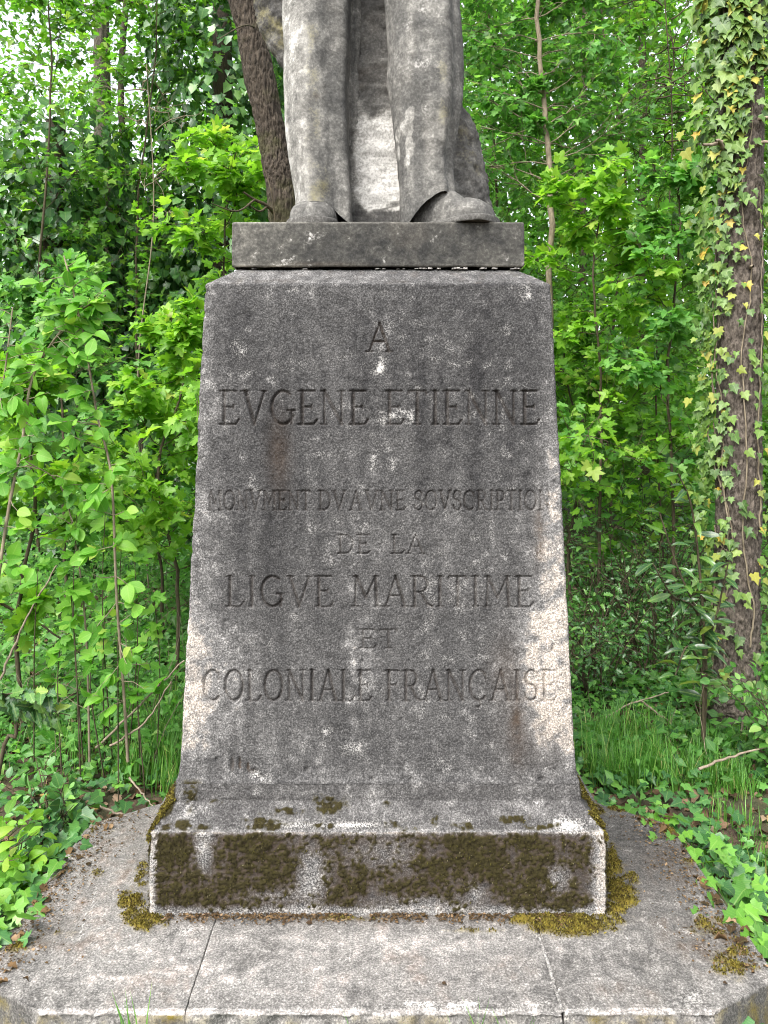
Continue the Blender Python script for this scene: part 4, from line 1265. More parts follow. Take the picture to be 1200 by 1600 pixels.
def ivy_on_trunk():
    rs = np.random.RandomState(31)
    root = empty('climbing_ivy', b1 + np.array([-.12, -.12, 0]), 'climbing ivy with green and yellowing leaves on the right-hand trunk', 'ivy')
    W = Wood(); lv = []
    def surf(x, y, off=0.012):
        """point on the trunk's camera side at photo pixel x, y"""
        zc = HC - (y - HOR) * DR / F
        cx_ = CX + (1155 - 600) * DR / F
        X = CX + (x - 600) * (DR - .05) / F
        r = 0.115 + off
        u = np.clip((X - cx_) / r, -.995, .995)
        return np.array([X, DR - DC - r * math.sqrt(1 - u * u), zc]), np.array([u, -math.sqrt(1 - u * u), 0])
    # stems creeping up
    for xs in ([(1118, 1100), (1122, 900), (1135, 830), (1130, 760), (1128, 640), (1122, 560), (1119, 470), (1124, 380), (1138, 290), (1132, 180), (1130, 40), (1130, -80)],
               [(1135, 1090), (1130, 960), (1140, 850), (1126, 720), (1118, 600), (1126, 500), (1120, 420)],
               [(1160, 1000), (1166, 940), (1150, 830), (1158, 700), (1150, 560), (1165, 430), (1150, 330), (1165, 200), (1160, 60)],
               [(1128, 760), (1112, 690), (1120, 620), (1110, 520)], [(1140, 860), (1128, 850), (1120, 820)], [(1180, 820), (1176, 640), (1184, 480), (1180, 300)]):
        pth = curve([surf(x, y, .004)[0] for x, y in xs], 60)
        pth += rs.normal(size=pth.shape) * .0015
        pth[:, 0] += .012 * noise3(pth * 9.0, 33)
        W.tube(pth, np.linspace(.0048, .002, 60), 6)
    W.build('stem', M_pale, root)
    W = Wood()
    def add(x, y, size, off, yellow=0.0):
        p, n = surf(x, y, off)
        d = np.array([rs.normal() * .5, -.15, -1.0]) + n * .35
        nn = n * .9 + np.array([rs.normal() * .35, -.55, .55 + rs.normal() * .2])
        lv.append((p - unit(d) * size * .4, d, nn, size, yellow))
    # dense at the top left, thinner below, as in the photo
    for k in range(1900):
        y = rs.uniform(-120, 1110)
        dens = np.interp(y, [-120, 200, 300, 420, 600, 800, 950, 1110], [1, 1, .8, .62, .62, .50, .30, .18])
        if rs.rand() > dens: continue
        edge = rs.rand()
        if y < 330:
            x = 1130 + rs.normal() * 20 if edge < .8 else rs.uniform(1150, 1195)
            if 1150 < x < 1186 and 150 < y < 330 and rs.rand() < .8: continue
            sz = np.interp(y, [0, 330], [.092, .064]) * rs.uniform(.5, 1.15)
        else:
            x = 1113 + rs.normal() * 13 if edge < .62 else rs.uniform(1120, 1195)
            if 1135 < x < 1180 and rs.rand() < .45: continue
            sz = .050 * rs.uniform(.5, 1.25)
        x = max(x, 1078)
        off = .012 + .035 * rs.rand() + max(0, (1118 - x)) * .0012
        add(x, y, sz, off)
    for x, y in ((1078, 245), (1095, 170), (1092, 215), (1066, 215), (1080, 200), (1072, 262), (1090, 140), (1100, 60), (1102, 95)):
        add(x, y, .06 * rs.uniform(.8, 1.2), .10)
    P = np.array([l[0] for l in lv]); D = np.array([l[1] for l in lv]); Nn = np.array([l[2] for l in lv]); S = np.array([l[3] for l in lv])
    R = frames(D, Nn)
    i, r = pick_largest(P, S, 300)
    leaf_objects('ivy', IVY, P[i], R[i], S[i], M_ivy1, root)
    leaf_mesh('foliage', IVY, P[r], R[r], S[r], M_ivy, root, 6)
ivy_on_trunk()

# ================================================================= YOUNG TREES AND SHRUBS
# slim maple pole to the right of the statue, dense small leaves
DS = 5.0
sapling('slim_maple', 'slim pale-stemmed young maple with dense small leaves right of the statue', 'tree', on_ground(842, DS),
        [pt(850, 760, DS), pt(860, 390, DS), pt(857, 240, DS), pt(848, 130, DS), pt(838, 0, DS), pt(826, -180, DS)], .024, .012,
        112, 1.0, .056, 'maple_s', MAPLE_S, M_cool, M_cool1, M_pale, 41, n_obj=300, b0=.40, ntw=8, nlf=10, up=.06, front=.1)
# maples and thicket behind, right
RIGHT = [
    ('young_maple', 'bushy young maple with broad fresh leaves beside the right side of the shaft', 930, 4.6, 300, .70, .070, M_lime, M_lime1, 42, 26, 300, 'maple', MAPLE),
    ('young_maple', 'young maple with bright drooping leaves just left of the ivy-clad trunk', 1050, 4.5, 260, .60, .068, M_cool, M_cool1, 43, 24, 300, 'maple', MAPLE),
    ('young_maple', 'tall leafy maple filling the top right behind the slim pole', 960, 6.2, -150, 1.0, .066, M_maple, M_maple1, 44, 46, 0, 'maple_s', MAPLE_S),
    ('young_maple', 'leafy maple showing between statue and slim pole', 780, 6.0, -180, .95, .064, M_cool, M_cool1, 45, 46, 0, 'maple_s', MAPLE_S),
    ('young_maple', 'maple thicket tree half hidden behind the ivy-clad trunk', 1130, 5.8, 120, .9, .08, M_maple, M_maple1, 46, 34, 0, 'maple_s', MAPLE_S),
    ('young_maple', 'low shaded maple behind the shaft at half its height', 900, 5.3, 520, .75, .075, M_maple, M_maple1, 47, 26, 0, 'maple', MAPLE),
]
LEFT = [
    ('young_maple', 'bright yellow-green maple branches just left of the statue base', 350, 4.5, 240, .62, .070, M_lime, M_lime1, 52, 26, 300, 'maple', MAPLE),
    ('young_maple', 'young maple with light leaves beside the left side of the shaft', 275, 4.2, 500, .50, .072, M_lime, M_lime1, 53, 20, 300, 'maple', MAPLE),
    ('young_maple', 'leafy maple crown at the top left against the sky', 70, 6.4, -120, 1.15, .075, M_maple, M_maple1, 54, 40, 0, 'maple_s', MAPLE_S),
    ('young_maple', 'thin maple between the top left crown and the leaning trunk', 240, 6.8, -60, .9, .075, M_maple, M_maple1, 55, 26, 0, 'maple_s', MAPLE_S),
    ('young_maple', 'small yellow-tinged maple among the hazel leaves at the left edge', 40, 3.7, 560, .35, .075, M_lime, M_lime1, 56, 12, 200, 'maple', MAPLE),
    ('young_maple', 'shaded green maple low behind the left side of the shaft', 255, 5.2, 620, .65, .075, M_cool, M_cool1, 57, 24, 0, 'maple', MAPLE),
    ('young_maple', 'mid green maple in the thicket behind the arching hazel', 110, 5.0, 430, .75, .075, M_cool, M_cool1, 58, 28, 0, 'maple', MAPLE),
]
for nm, lab, x, D, ytop, bl, lf, m, m1, seed, nb, nobj, tn, tp in RIGHT + LEFT:
    rs_ = np.random.RandomState(seed)
    base = on_ground(x, D)
    ygr = HOR + (HC - base[2]) * F / D
    path = [pt(x + rs_.normal() * 14, ygr + (ytop - ygr) * t, D + rs_.normal() * .06) for t in (.3, .6, .85, 1.0)]
    sapling(nm, lab, 'tree', base, path, .012 if D < 5.5 else .015, .004, nb, bl, lf, tn, tp, m, m1, M_twig, seed, n_obj=nobj, b0=.22, ntw=7, nlf=9)

# dark evergreen bushes low on the right, small glossy leaves
def bush(name, label, cat, x, D, w, h, n_st, leaf, tplname, tpl, m, m1, seed, n_obj=0, group=None, wood=None, dens=7, tilt=.5):
    rs = np.random.RandomState(seed)
    base = on_ground(x, D)
    root = empty(name, base, label, cat, group)
    W = Wood(); lv = []
    for k in range(n_st):
        a = rs.uniform(0, 2 * pi)
        d = np.array([cos(a) * w * rs.uniform(.2, 1), sin(a) * w * .8 * rs.uniform(.2, 1), h * rs.uniform(.55, 1.05)])
        L = np.linalg.norm(d)
        pts = branch(rs, base + np.array([cos(a), sin(a), 0]) * .05, unit(d) + [0, 0, .35], L, 9, -.03, .14)
        W.tube(pts, np.linspace(.007, .0018, 9), 5)
        put_leaves(rs, pts, dens + 2, lv, leaf, .12, tilt=tilt)
        for q in range(6):
            j = rs.randint(2, 9)
            tp = branch(rs, pts[j], rs.normal(size=3) * [1, 1, .5] + unit(d) * .5, L * .32, 5, .02, .2)
            W.tube(tp, np.linspace(.0025, .001, 5), 4)
            put_leaves(rs, tp, dens, lv, leaf, .1, tilt=tilt)
    finish_plant(root, W, lv, wood or M_twig, tplname, tpl, m, m1, n_obj, seed)
    return root

bush('evergreen_bush', 'dark glossy evergreen bush hugging the right side of the shaft', 'bush', 925, 4.2, .38, .80, 17, .042, 'holly', HOLLY, M_dark, M_dark1, 61, 300)
bush('evergreen_bush', 'dark small-leaved bush between the first evergreen bush and the laurel', 'bush', 1010, 4.4, .42, .88, 18, .040, 'holly', HOLLY, M_dark, M_dark1, 62, 200)
bush('evergreen_bush', 'dim evergreen bush behind the laurel, right background', 'bush', 1080, 5.0, .5, 1.1, 16, .045, 'small', SMALL, M_dark, M_dark1, 63)
bush('evergreen_bush', 'shadowy tall evergreen bush in the right background at mid height', 'bush', 960, 5.6, .7, 1.35, 24, .05, 'small', SMALL, M_dark, M_dark1, 64)
bush('bright_shrub', 'fresh bright green shrub poking in at the right edge below the ivy', 'bush', 1225, 3.3, .20, .52, 12, .050, 'oval', OVAL, M_cool, M_cool1, 65, 200)
# evergreen laurel in front of the trunk
def laurel():
    rs = np.random.RandomState(71)
    D = 3.55
    base = on_ground(1098, D)
    root = empty('laurel_bush', base, 'cherry laurel with long glossy leaves in front of the ivy-clad trunk', 'bush')
    W = Wood(); lv = []
    stems = [[pt(1100, 1000, D), pt(1092, 880, D), pt(1080, 790, D - .02), pt(1060, 740, D - .05)],
             [pt(1103, 1040, D), pt(1090, 960, D - .08), pt(1060, 890, D - .12), pt(1030, 800, D - .1)],
             [pt(1102, 1030, D), pt(1120, 960, D - .05), pt(1138, 880, D - .1)],
             [pt(1098, 1060, D), pt(1075, 1010, D - .1), pt(1055, 1055, D - .15)],
             [pt(1100, 1010, D), pt(1085, 950, D - .1), pt(1050, 930, D - .16), pt(1020, 880, D - .18)]]
    for s in stems:
        pts = curve([base] + s, 22)
        W.tube(pts, np.linspace(.009, .003, 22), 7)
        for k in range(26):
            u = 5 + int(16.9 * k / 26)
            p = pts[u]
            a = k * 2.4
            d = np.array([cos(a), sin(a) * .8 - .25, rs.uniform(-.35, .5)])
            lv.append((p, d, np.array([0, -.5, 1.0]) + rs.normal(size=3) * .35, .105 * rs.uniform(.55, 1.15)))
    finish_plant(root, W, lv, M_twig, 'laurel', LAUREL, M_laurel, M_laurel1, 300, 71)
laurel()

# tangle of bare twigs top right
def twig_tangle(name, label, x, y, D, w, h, n, seed, mat):
    rs = np.random.RandomState(seed)
    base = on_ground(x, D)
    root = empty(name, base, label, 'branches')
    W = Wood()
    W.tube(curve([base, pt(x - 20, 600, D), pt(x + 5, y + h * .6, D), pt(x - 6, y - h, D)], 20), np.linspace(.007, .004, 20), 6)
    for k in range(n):
        p = pt(x + rs.normal() * w * .12, y + rs.uniform(-h, h), D + rs.normal() * .1)
        a = rs.uniform(0, 2 * pi)
        pts = branch(rs, p, [cos(a), sin(a) * .6, rs.uniform(-.4, .7)], w * D / F * rs.uniform(.5, 1.1), 9, -.01, .24)
        W.tube(pts, np.linspace(.006, .0015, 9), 5)
        for q in range(5):
            tp = branch(rs, pts[rs.randint(2, 9)], rs.normal(size=3), w * D / F * .4, 6, -.02, .25)
            W.tube(tp, np.linspace(.003, .001, 6), 4)
    W.build('twigs', mat, root)
twig_tangle('bare_branches', 'tangle of bare dark twigs left of the ivy-clad trunk, top right', 1045, 150, 5.2, 110, 150, 26, 81, M_twig)
twig_tangle('bare_branches', 'pale bare twigs in the gloom left of the leaning trunk', 235, 250, 5.9, 90, 150, 9, 82, M_pale)

# hazel / hornbeam with arching pale stems, front left
def hazel():
    rs = np.random.RandomState(91)
    D = 3.05
    base = on_ground(30, D)
    root = empty('arching_hazel', base, 'young hazel with pale arching stems and big soft leaves at left', 'shrub')
    W = Wood(); lv = []
    def stem(pts, r, n, size, side=1.0, lean=.6):
        p = curve(pts, 30)
        W.tube(p, np.linspace(r, r * .45, 30), 7)
        for k in range(n):
            u = 3 + int(26 * k / n)
            d = np.array([rs.choice([-1, 1]) * side * rs.uniform(.3, 1), -rs.uniform(.0, .7), rs.uniform(-.75, .25)])
            L = rs.uniform(.03, .17)
            tw = branch(rs, p[u], d + [0, 0, .25], L, 4, -.05, .15)
            W.tube(tw, np.linspace(.0022, .001, 4), 4)
            for q in range(rs.randint(2, 5)):
                dd = unit(d + rs.normal(size=3) * .55)
                lv.append((tw[rs.randint(1, 4)], dd, np.array([0, -.85, .75]) + rs.normal(size=3) * .4, size * rs.uniform(.6, 1.15)))
    stem([pt(-40, 1180, D), pt(8, 830, D), pt(35, 690, D), pt(48, 600, D), pt(75, 545, D), pt(120, 490, D), pt(165, 462, D - .05)], .0075, 44, .075)
    stem([pt(200, 1190, D + .1), pt(192, 1060, D + .1), pt(182, 930, D + .05), pt(174, 745, D), pt(152, 650, D), pt(133, 535, D), pt(118, 470, D), pt(100, 400, D + .1)], .0065, 50, .075)
    stem([pt(140, 1190, D + .2), pt(135, 1000, D + .2), pt(120, 860, D + .2), pt(95, 760, D + .1), pt(40, 720, D)], .005, 26, .07)
    stem([pt(-60, 1000, D + .3), pt(-20, 760, D + .3), pt(5, 600, D + .2), pt(20, 480, D + .2)], .006, 26, .075)
    finish_plant(root, W, lv, M_pale, 'oval', OVAL, M_hazel, M_hazel1, 300, 91)
hazel()
def low_maple():
    rs = np.random.RandomState(93)
    D = 3.2
    base = on_ground(140, D)
    root = empty('maple_seedling', base, 'low maple seedlings with large flat leaves below the hazel', 'seedling')
    W = Wood(); lv = []
    for x, y, s in ((110, 920, .10), (165, 940, .09), (60, 880, .09), (150, 1010, .09), (210, 870, .08), (240, 930, .07), (95, 1000, .08), (215, 1075, .075), (165, 780, .09), (120, 790, .09), (235, 985, .07), (190, 840, .09)):
        b = on_ground(x + rs.normal() * 10, D + rs.uniform(-.1, .3))
        p = curve([b, pt(x + rs.normal() * 8, (y + 1150) / 2, D), pt(x, y, D)], 10)
        W.tube(p, np.linspace(.0035, .0015, 10), 5)
        for q in range(7):
            a = q * 2.2
            lv.append((p[-1 - (q % 3)], np.array([cos(a), sin(a) - .3, -.15 + rs.normal() * .2]), np.array([0, -.7, 1]) + rs.normal(size=3) * .35, s * rs.uniform(.6, 1.1)))
    finish_plant(root, W, lv, M_twig, 'maple', MAPLE, M_hazel, M_hazel1, 120, 93)
low_maple()

def spiny_branch():
    rs = np.random.RandomState(95)
    D = 2.55
    base = on_ground(-30, D)
    root = empty('spiny_evergreen', base, 'spiny leaved evergreen sprig with dark hanging leaves at lower left', 'shrub')
    W = Wood(); lv = []
    st = curve([base, pt(5, 1170, D), pt(25, 1150, D), pt(20, 1105, D), pt(8, 1085, D)], 16)
    W.tube(st, np.linspace(.008, .004, 16), 7)
    for pth, n in (([pt(8, 1085, D), pt(50, 1080, D - .04), pt(95, 1085, D - .06)], 7), ([pt(8, 1085, D), pt(60, 1105, D), pt(110, 1118, D)], 7), ([pt(8, 1085, D), pt(-20, 1080, D), pt(-40, 1100, D)], 4)):
        p = curve(pth, 10)
        W.tube(p, np.linspace(.003, .0015, 10), 5)
        for k in range(n):
            u = int(1 + 8 * k / n)
            for sgn in (-1, 1):
                d = np.array([.35, -.45 * rs.rand() - .1, -.75 if sgn > 0 else .10])
                lv.append((p[u], d + rs.normal(size=3) * .15, np.array([0, -1, .5]) + rs.normal(size=3) * .25, .075 * rs.uniform(.8, 1.15)))
    finish_plant(root, W, lv, M_twig, 'holly', HOLLY, M_laurel, M_laurel1, 60, 95)
spiny_branch()
bush('bright_sprout', 'lime green leafy sprout beside the slab at lower left', 'shrub', 2, 2.35, .11, .32, 9, .050, 'oval', OVAL, M_lime, M_lime1, 96, 120, dens=4)
bush('bramble', 'small bramble sprout with rounded leaves left of the slab corner', 'shrub', 60, 2.75, .16, .26, 9, .050, 'oval', OVAL, M_ivyg, M_ivyg1, 97, 140, dens=4)

# dark ivy-covered trunks in the left background
def ivy_column(name, label, x, D, y0, y1, r, seed, n):
    rs = np.random.RandomState(seed)
    base = on_ground(x, D)
    root = empty(name, base, label, 'tree')
    top = pt(x + rs.normal() * 10, y1, D)
    pth = curve([base, (base + top) / 2 + rs.normal(size=3) * .05, top], 30)
    W = Wood(); W.tube(pth, np.linspace(r * .22, r * .14, 30), 10)
    W.build('trunk', M_bark, root)
    P = []; Dd = []; Nn = []; S = []
    for k in range(n):
        t = rs.rand(); c = pth[int(t * 29)]
        a = rs.uniform(0, 2 * pi)
        rr = r * (0.75 + .5 * rs.rand() + .35 * noise3(np.array([[c[2] * 1.7, a, seed]]), 9)[0])
        P.append(c + np.array([cos(a) * rr, sin(a) * rr, rs.normal() * .05]))
        Dd.append(np.array([cos(a) * .5, sin(a) * .5, -1]) + rs.normal(size=3) * .35)
        Nn.append(np.array([cos(a), sin(a), .5]) + rs.normal(size=3) * .35)
        S.append(.10 * rs.uniform(.6, 1.2))
    leaf_mesh('crown', IVY_S, np.array(P), frames(np.array(Dd), np.array(Nn)), np.array(S), M_dark, root, seed)
ivy_column('ivy_mantled_tree', 'dark trunk thickly mantled in ivy at the far left', 60, 7.2, 0, 190, .62, 101, 6000)
ivy_column('ivy_mantled_tree', 'dark ivy-mantled trunk beside the leaning tree', 330, 7.5, 0, -60, .62, 102, 7000)
ivy_column('ivy_mantled_tree', 'squat dark ivy mass between the two mantled trunks at left', 190, 7.8, 0, 290, .75, 103, 5000)

def far_pine():
    base = on_ground(150, 11.0)
    root = empty('far_pine', base, 'grey far pine trunk against the sky at the top left', 'tree')
    trunk_mesh('trunk', [base, pt(160, 400, 11), pt(158, 0, 11), pt(150, -500, 11)], [.14, .13, .12, .11], M_pine, root, 40, 110, .03, (9, 3), 740, True)
    rs = np.random.RandomState(3)
    W = Wood()
    for pth, r in (([pt(158, 10, 10.8), pt(190, -2, 10.6), pt(240, 15, 10.4)], .05), ([pt(155, 15, 10.8), pt(120, 8, 10.6), pt(95, 18, 10.5)], .03)):
        W.tube(curve(pth, 10), np.linspace(r, r * .4, 10), 7)
    W.build('limbs', M_pine, root)
far_pine()

# ================================================================= MASSES: far wood, undergrowth, ground cover
def far_wood():
    rs = np.random.RandomState(111)
    P, D, Nn, S, T = [], [], [], [], []
    # boughs: each a flat-ish spray of leaves with its own tone
    nb = 2700
    for k in range(nb):
        d = rs.uniform(7.5, 15)
        x = rs.uniform(-260, 1460)
        y = rs.uniform(-260, 760) if rs.rand() < .8 else rs.uniform(500, 900)
        # gaps where the sky shows: top left, a little at the top right
        sky_gap = (blob(x, y, 165, 10, 60, 45) + .9 * blob(x, y, 75, 95, 45, 40) + .9 * blob(x, y, 180, 115, 35, 30) + .7 * blob(x, y, 5, 130, 30, 50) + .75 * blob(x, y, 1060, 80, 35, 75) + .5 * blob(x, y, 120, 40, 160, 90))
        if rs.rand() < 0.62 * sky_gap: continue
        c = pt(x, y, d)
        if c[2] < .1: c[2] = rs.uniform(.1, .6)
        n = 46
        w = rs.uniform(.25, .55)
        q = rs.normal(size=(n, 3)) * np.array([w, w, w * .42])
        P.append(c + q); 
        D.append(unit(q * [1, 1, .3]) + rs.normal(size=(n, 3)) * .5 + [0, 0, -.35])
        Nn.append(np.array([0, -.5, 1.0]) + rs.normal(size=(n, 3)) * .5)
        S.append(rs.uniform(.07, .125, n))
        T.append(np.clip(rs.uniform(.1, .8) + rs.normal(size=n) * .16, 0, 1))
    for k in range(1500):
        d = rs.uniform(11, 17)
        x = rs.uniform(330, 1400) if rs.rand() < .72 else rs.uniform(-200, 330)
        y = rs.uniform(-150, 760)
        if rs.rand() < .9 * blob(x, y, 1060, 80, 30, 70) or (x < 330 and y < 330): continue
        c = pt(x, y, d); n = 34
        w = rs.uniform(.35, .7)
        q = rs.normal(size=(n, 3)) * np.array([w, w, w * .55])
        P.append(c + q)
        D.append(unit(q * [1, 1, .3]) + rs.normal(size=(n, 3)) * .5 + [0, 0, -.5])
        Nn.append(np.array([0, -1.0, .8]) + rs.normal(size=(n, 3)) * .5)
        S.append(rs.uniform(.14, .24, n))
        T.append(np.clip(rs.uniform(.1, .8) + rs.normal(size=n) * .16, 0, 1))
    P = np.concatenate(P)
    o = leaf_mesh('far_woodland', DIAMOND, P, frames(np.concatenate(D), np.concatenate(Nn)), np.concatenate(S), M_maple, None, 1, tint=np.concatenate(T))
    tag(o, 'far wood of leafy trees closing off the view behind everything', 'woodland', kind='stuff')
far_wood()

def far_trunks():
    rs = np.random.RandomState(112)
    spots = [(215, 10.5, .06), (905, 9.2, .05), (1010, 10.4, .07)]
    where = ['left of the leaning tree', 'behind the slim maple', 'behind the bare twigs']
    for (x, d, r), w in zip(spots, where):
        base = on_ground(x, d)
        root = empty('background_tree', base, 'thin shaded trunk in the far wood ' + w, 'tree', 'thin trunks in the far wood')
        p = [base, pt(x + rs.normal() * 12, 500, d), pt(x + rs.normal() * 20, 150, d), pt(x + rs.normal() * 30, -300, d)]
        W = Wood(); W.tube(curve(p, 24), np.linspace(r, r * .6, 24), 10)
        W.build('trunk', M_bark, root)
far_trunks()

def undergrowth():
    """low leafy tangle on the wood's floor, left and right of the monument"""
    rs = np.random.RandomState(121)
    P, D, Nn, S, T = [], [], [], [], []
    for k in range(900):
        d = rs.uniform(3.3, 8.0)
        x = rs.uniform(-150, 340) if rs.rand() < .62 else rs.uniform(850, 1350)
        b = on_ground(x, d)
        if abs(b[0]) < .85 and b[1] < 1.3: continue
        h = rs.uniform(.12, .75) * np.interp(d, [3.3, 4.6, 5.6, 8], [.32, .42, 1.0, 1.5]) * (1 if x < 600 else .6)
        n = 34
        q = rs.normal(size=(n, 3)) * np.array([.15, .15, 0])
        q[:, 2] = h * rs.rand(n) ** .7
        P.append(b + q)
        D.append(rs.normal(size=(n, 3)) * [1, 1, .4] + [0, 0, -.1])
        Nn.append(np.array([0, -.6, 1.0]) + rs.normal(size=(n, 3)) * .45)
        S.append(rs.uniform(.03, .07, n) * rs.uniform(.7, 1.25))
        T.append(np.clip(rs.uniform(.15, .85) + rs.normal(size=n) * .15, 0, 1))
    P = np.concatenate(P)
    o = leaf_mesh('undergrowth', SMALL, P, frames(np.concatenate(D), np.concatenate(Nn)), np.concatenate(S), M_cool, None, 1, tint=np.concatenate(T))
    tag(o, 'low green undergrowth carpeting the wood floor', 'undergrowth', kind='stuff')
    W = Wood()
    for k in range(190):
        d = rs.uniform(3.2, 7.5)
        x = rs.uniform(-120, 320) if rs.rand() < .7 else rs.uniform(880, 1250)
        b = on_ground(x, d)
        pts = branch(rs, b, [rs.normal() * .3, rs.normal() * .3, 1], rs.uniform(.2, .8) * (1 if x < 600 else .6), 7, .0, .3)
        W.tube(pts, np.linspace(.0022, .001, 7), 4)
    o = W.build('undergrowth_stems', M_pale)
    tag(o, 'thin brown stems of the low undergrowth', 'stems', kind='stuff')
undergrowth()

def off_slab(x, y, m=0.0):
    """outside the slab's outline"""
    edge = np.interp(y / U, XM_Y, XM_X) * U
    return (np.abs(x) > edge + m) | (y < -197 * U - m) | (y > 755 * U)

def litter():
    rs = np.random.RandomState(131)
    n = 9500
    x = rs.uniform(-3.4, 2.8, n); y = rs.uniform(-.55, 4.8, n)
    keep = off_slab(x, y, .0)
    x, y = x[keep], y[keep]
    z = ground_z(x, y) + rs.uniform(0.002, .022, len(x))
    P = np.stack([x, y, z], -1)
    a = rs.uniform(0, 2 * pi, len(x))
    D = np.stack([np.cos(a), np.sin(a), rs.normal(size=len(x)) * .25], -1)
    Nn = np.array([0, 0, 1.]) + rs.normal(size=(len(x), 3)) * .35
    o = leaf_mesh('leaf_litter', LITTER, P, frames(D, Nn), rs.uniform(.03, .075, len(x)), M_litter, None, 2)
    tag(o, 'brown dead leaves littering the soil around the slab', 'leaf litter', kind='stuff')
litter()

def slab_litter():
    rs = np.random.RandomState(133)
    k = 0
    for q in range(400):
        y = rs.uniform(-150, 330); sd = rs.choice([-1, 1])
        x = sd * (np.interp(y, XM_Y, XM_X) - abs(rs.normal()) * 22 - 2) * U
        yield x, y * U
        k += 1
        if k >= 60: return

def litter_on_slab():
    rs = np.random.RandomState(134)
    XY = np.array(list(slab_litter()))
    n = len(XY)
    P = np.concatenate([XY, rs.uniform(.004, .010, (n, 1))], 1)
    a = rs.uniform(0, 2 * pi, n)
    D = np.stack([np.cos(a), np.sin(a), rs.normal(size=n) * .15], -1)
    leaf_mesh('dead_leaves', LITTER, P, frames(D, np.array([0, 0, 1.]) + rs.normal(size=(n, 3)) * .25), rs.uniform(.015, .040, n), M_crumb, slab_root, 7, label='dead leaves blown onto the slab rim')
litter_on_slab()

def ground_ivy():
    rs = np.random.RandomState(141)
    n = 16000
    x = rs.uniform(-2.6, 2.8, n); y = rs.uniform(-.6, 3.6, n)
    Q = np.stack([x, y, 0 * x], -1)
    m = fbm(Q, 2.3, 3, 90) + .35 * fbm(Q, 7.0, 2, 92)
    edge = np.abs(x) - np.interp(y / U, XM_Y, XM_X) * U
    keep = off_slab(x, y, .005) & (m + .55 * np.exp(-np.abs(edge) / .18) + np.where(x < 0, .25, 0.0) + .25 * (y > 1.0) + .15 * (x > 0) > rs.uniform(.0, .65, n))
    x, y = x[keep], y[keep]
    z = ground_z(x, y) + rs.uniform(.02, .085, len(x)) * np.interp(y, [-.6, 1.2, 3], [1, 1, 1.4])
    P = np.stack([x, y, z], -1)
    a = rs.uniform(0, 2 * pi, len(x))
    D = np.stack([np.cos(a), np.sin(a), -.25 + rs.normal(size=len(x)) * .2], -1)
    Nn = np.array([0, -.35, 1.]) + rs.normal(size=(len(x), 3)) * .3
    S = rs.uniform(.025, .062, len(x))
    o = leaf_mesh('ground_ivy', IVY, P, frames(D, Nn), S, M_ivyg, None, 3)
    tag(o, 'trailing ivy carpet on the soil beside the slab', 'ground cover', kind='stuff')
ground_ivy()

def ivy_trail(label, pts, seed, n, size, m1):
    """a runner of ivy at the slab's rim, leaves large enough to pick apart"""
    rs = np.random.RandomState(seed)
    pts = np.array(pts)
    root = empty('ivy_trail', pts[0], label, 'ivy')
    p = curve(pts, 40)
    W = Wood(); W.tube(p, np.linspace(.003, .0015, 40), 5)
    lv = []
    for k in range(n):
        c = p[int(39 * k / n)] + rs.normal(size=3) * [.05, .03, .012] + [0, 0, .03]
        a = rs.uniform(0, 2 * pi)
        lv.append((c, np.array([cos(a), sin(a) - .4, -.3]), np.array([0, -.5, 1.]) + rs.normal(size=3) * .3, size * rs.uniform(.6, 1.2)))
    P, R, S = pack(lv)
    W.build('stem', M_twig, root)
    leaf_objects('ivy', IVY, P, R, S, m1, root)
def rim(side, y, dx, dz):
    return np.array([side * (np.interp(y, XM_Y, XM_X) + dx) * U, y * U, GZ + dz])
M_ivyb = leaf_mat('ivy_leaf_bright', [(0, (0.05, 0.15, .02)), (.5, (.085, .23, .026)), (1, (.14, .32, .035))], per_object=True, trans=.25)
ivy_trail('bright ivy runner creeping over the right rim of the slab', [rim(1, y, dx, .09) for y, dx in ((320, 40), (240, 25), (140, 20), (40, 16), (-40, 14), (-120, 22))], 151, 60, .060, M_ivyb)
ivy_trail('dark ivy runner on the soil right of the slab', [rim(1, y, dx, .05) for y, dx in ((330, 90), (230, 95), (120, 90), (20, 100), (-90, 110))], 152, 70, .065, M_ivyg1)
ivy_trail('ivy runner spilling over the left rim of the slab', [rim(-1, y, dx, .10) for y, dx in ((300, 30), (200, 30), (100, 36), (0, 20), (-60, 26), (-130, 40))], 153, 70, .060, M_ivyg1)
ivy_trail('fresh ivy shoots at the lower left rim of the slab', [rim(-1, y, dx, .12) for y, dx in ((120, 60), (40, 40), (-20, 30), (-70, 30))], 154, 36, .062, M_ivyb)

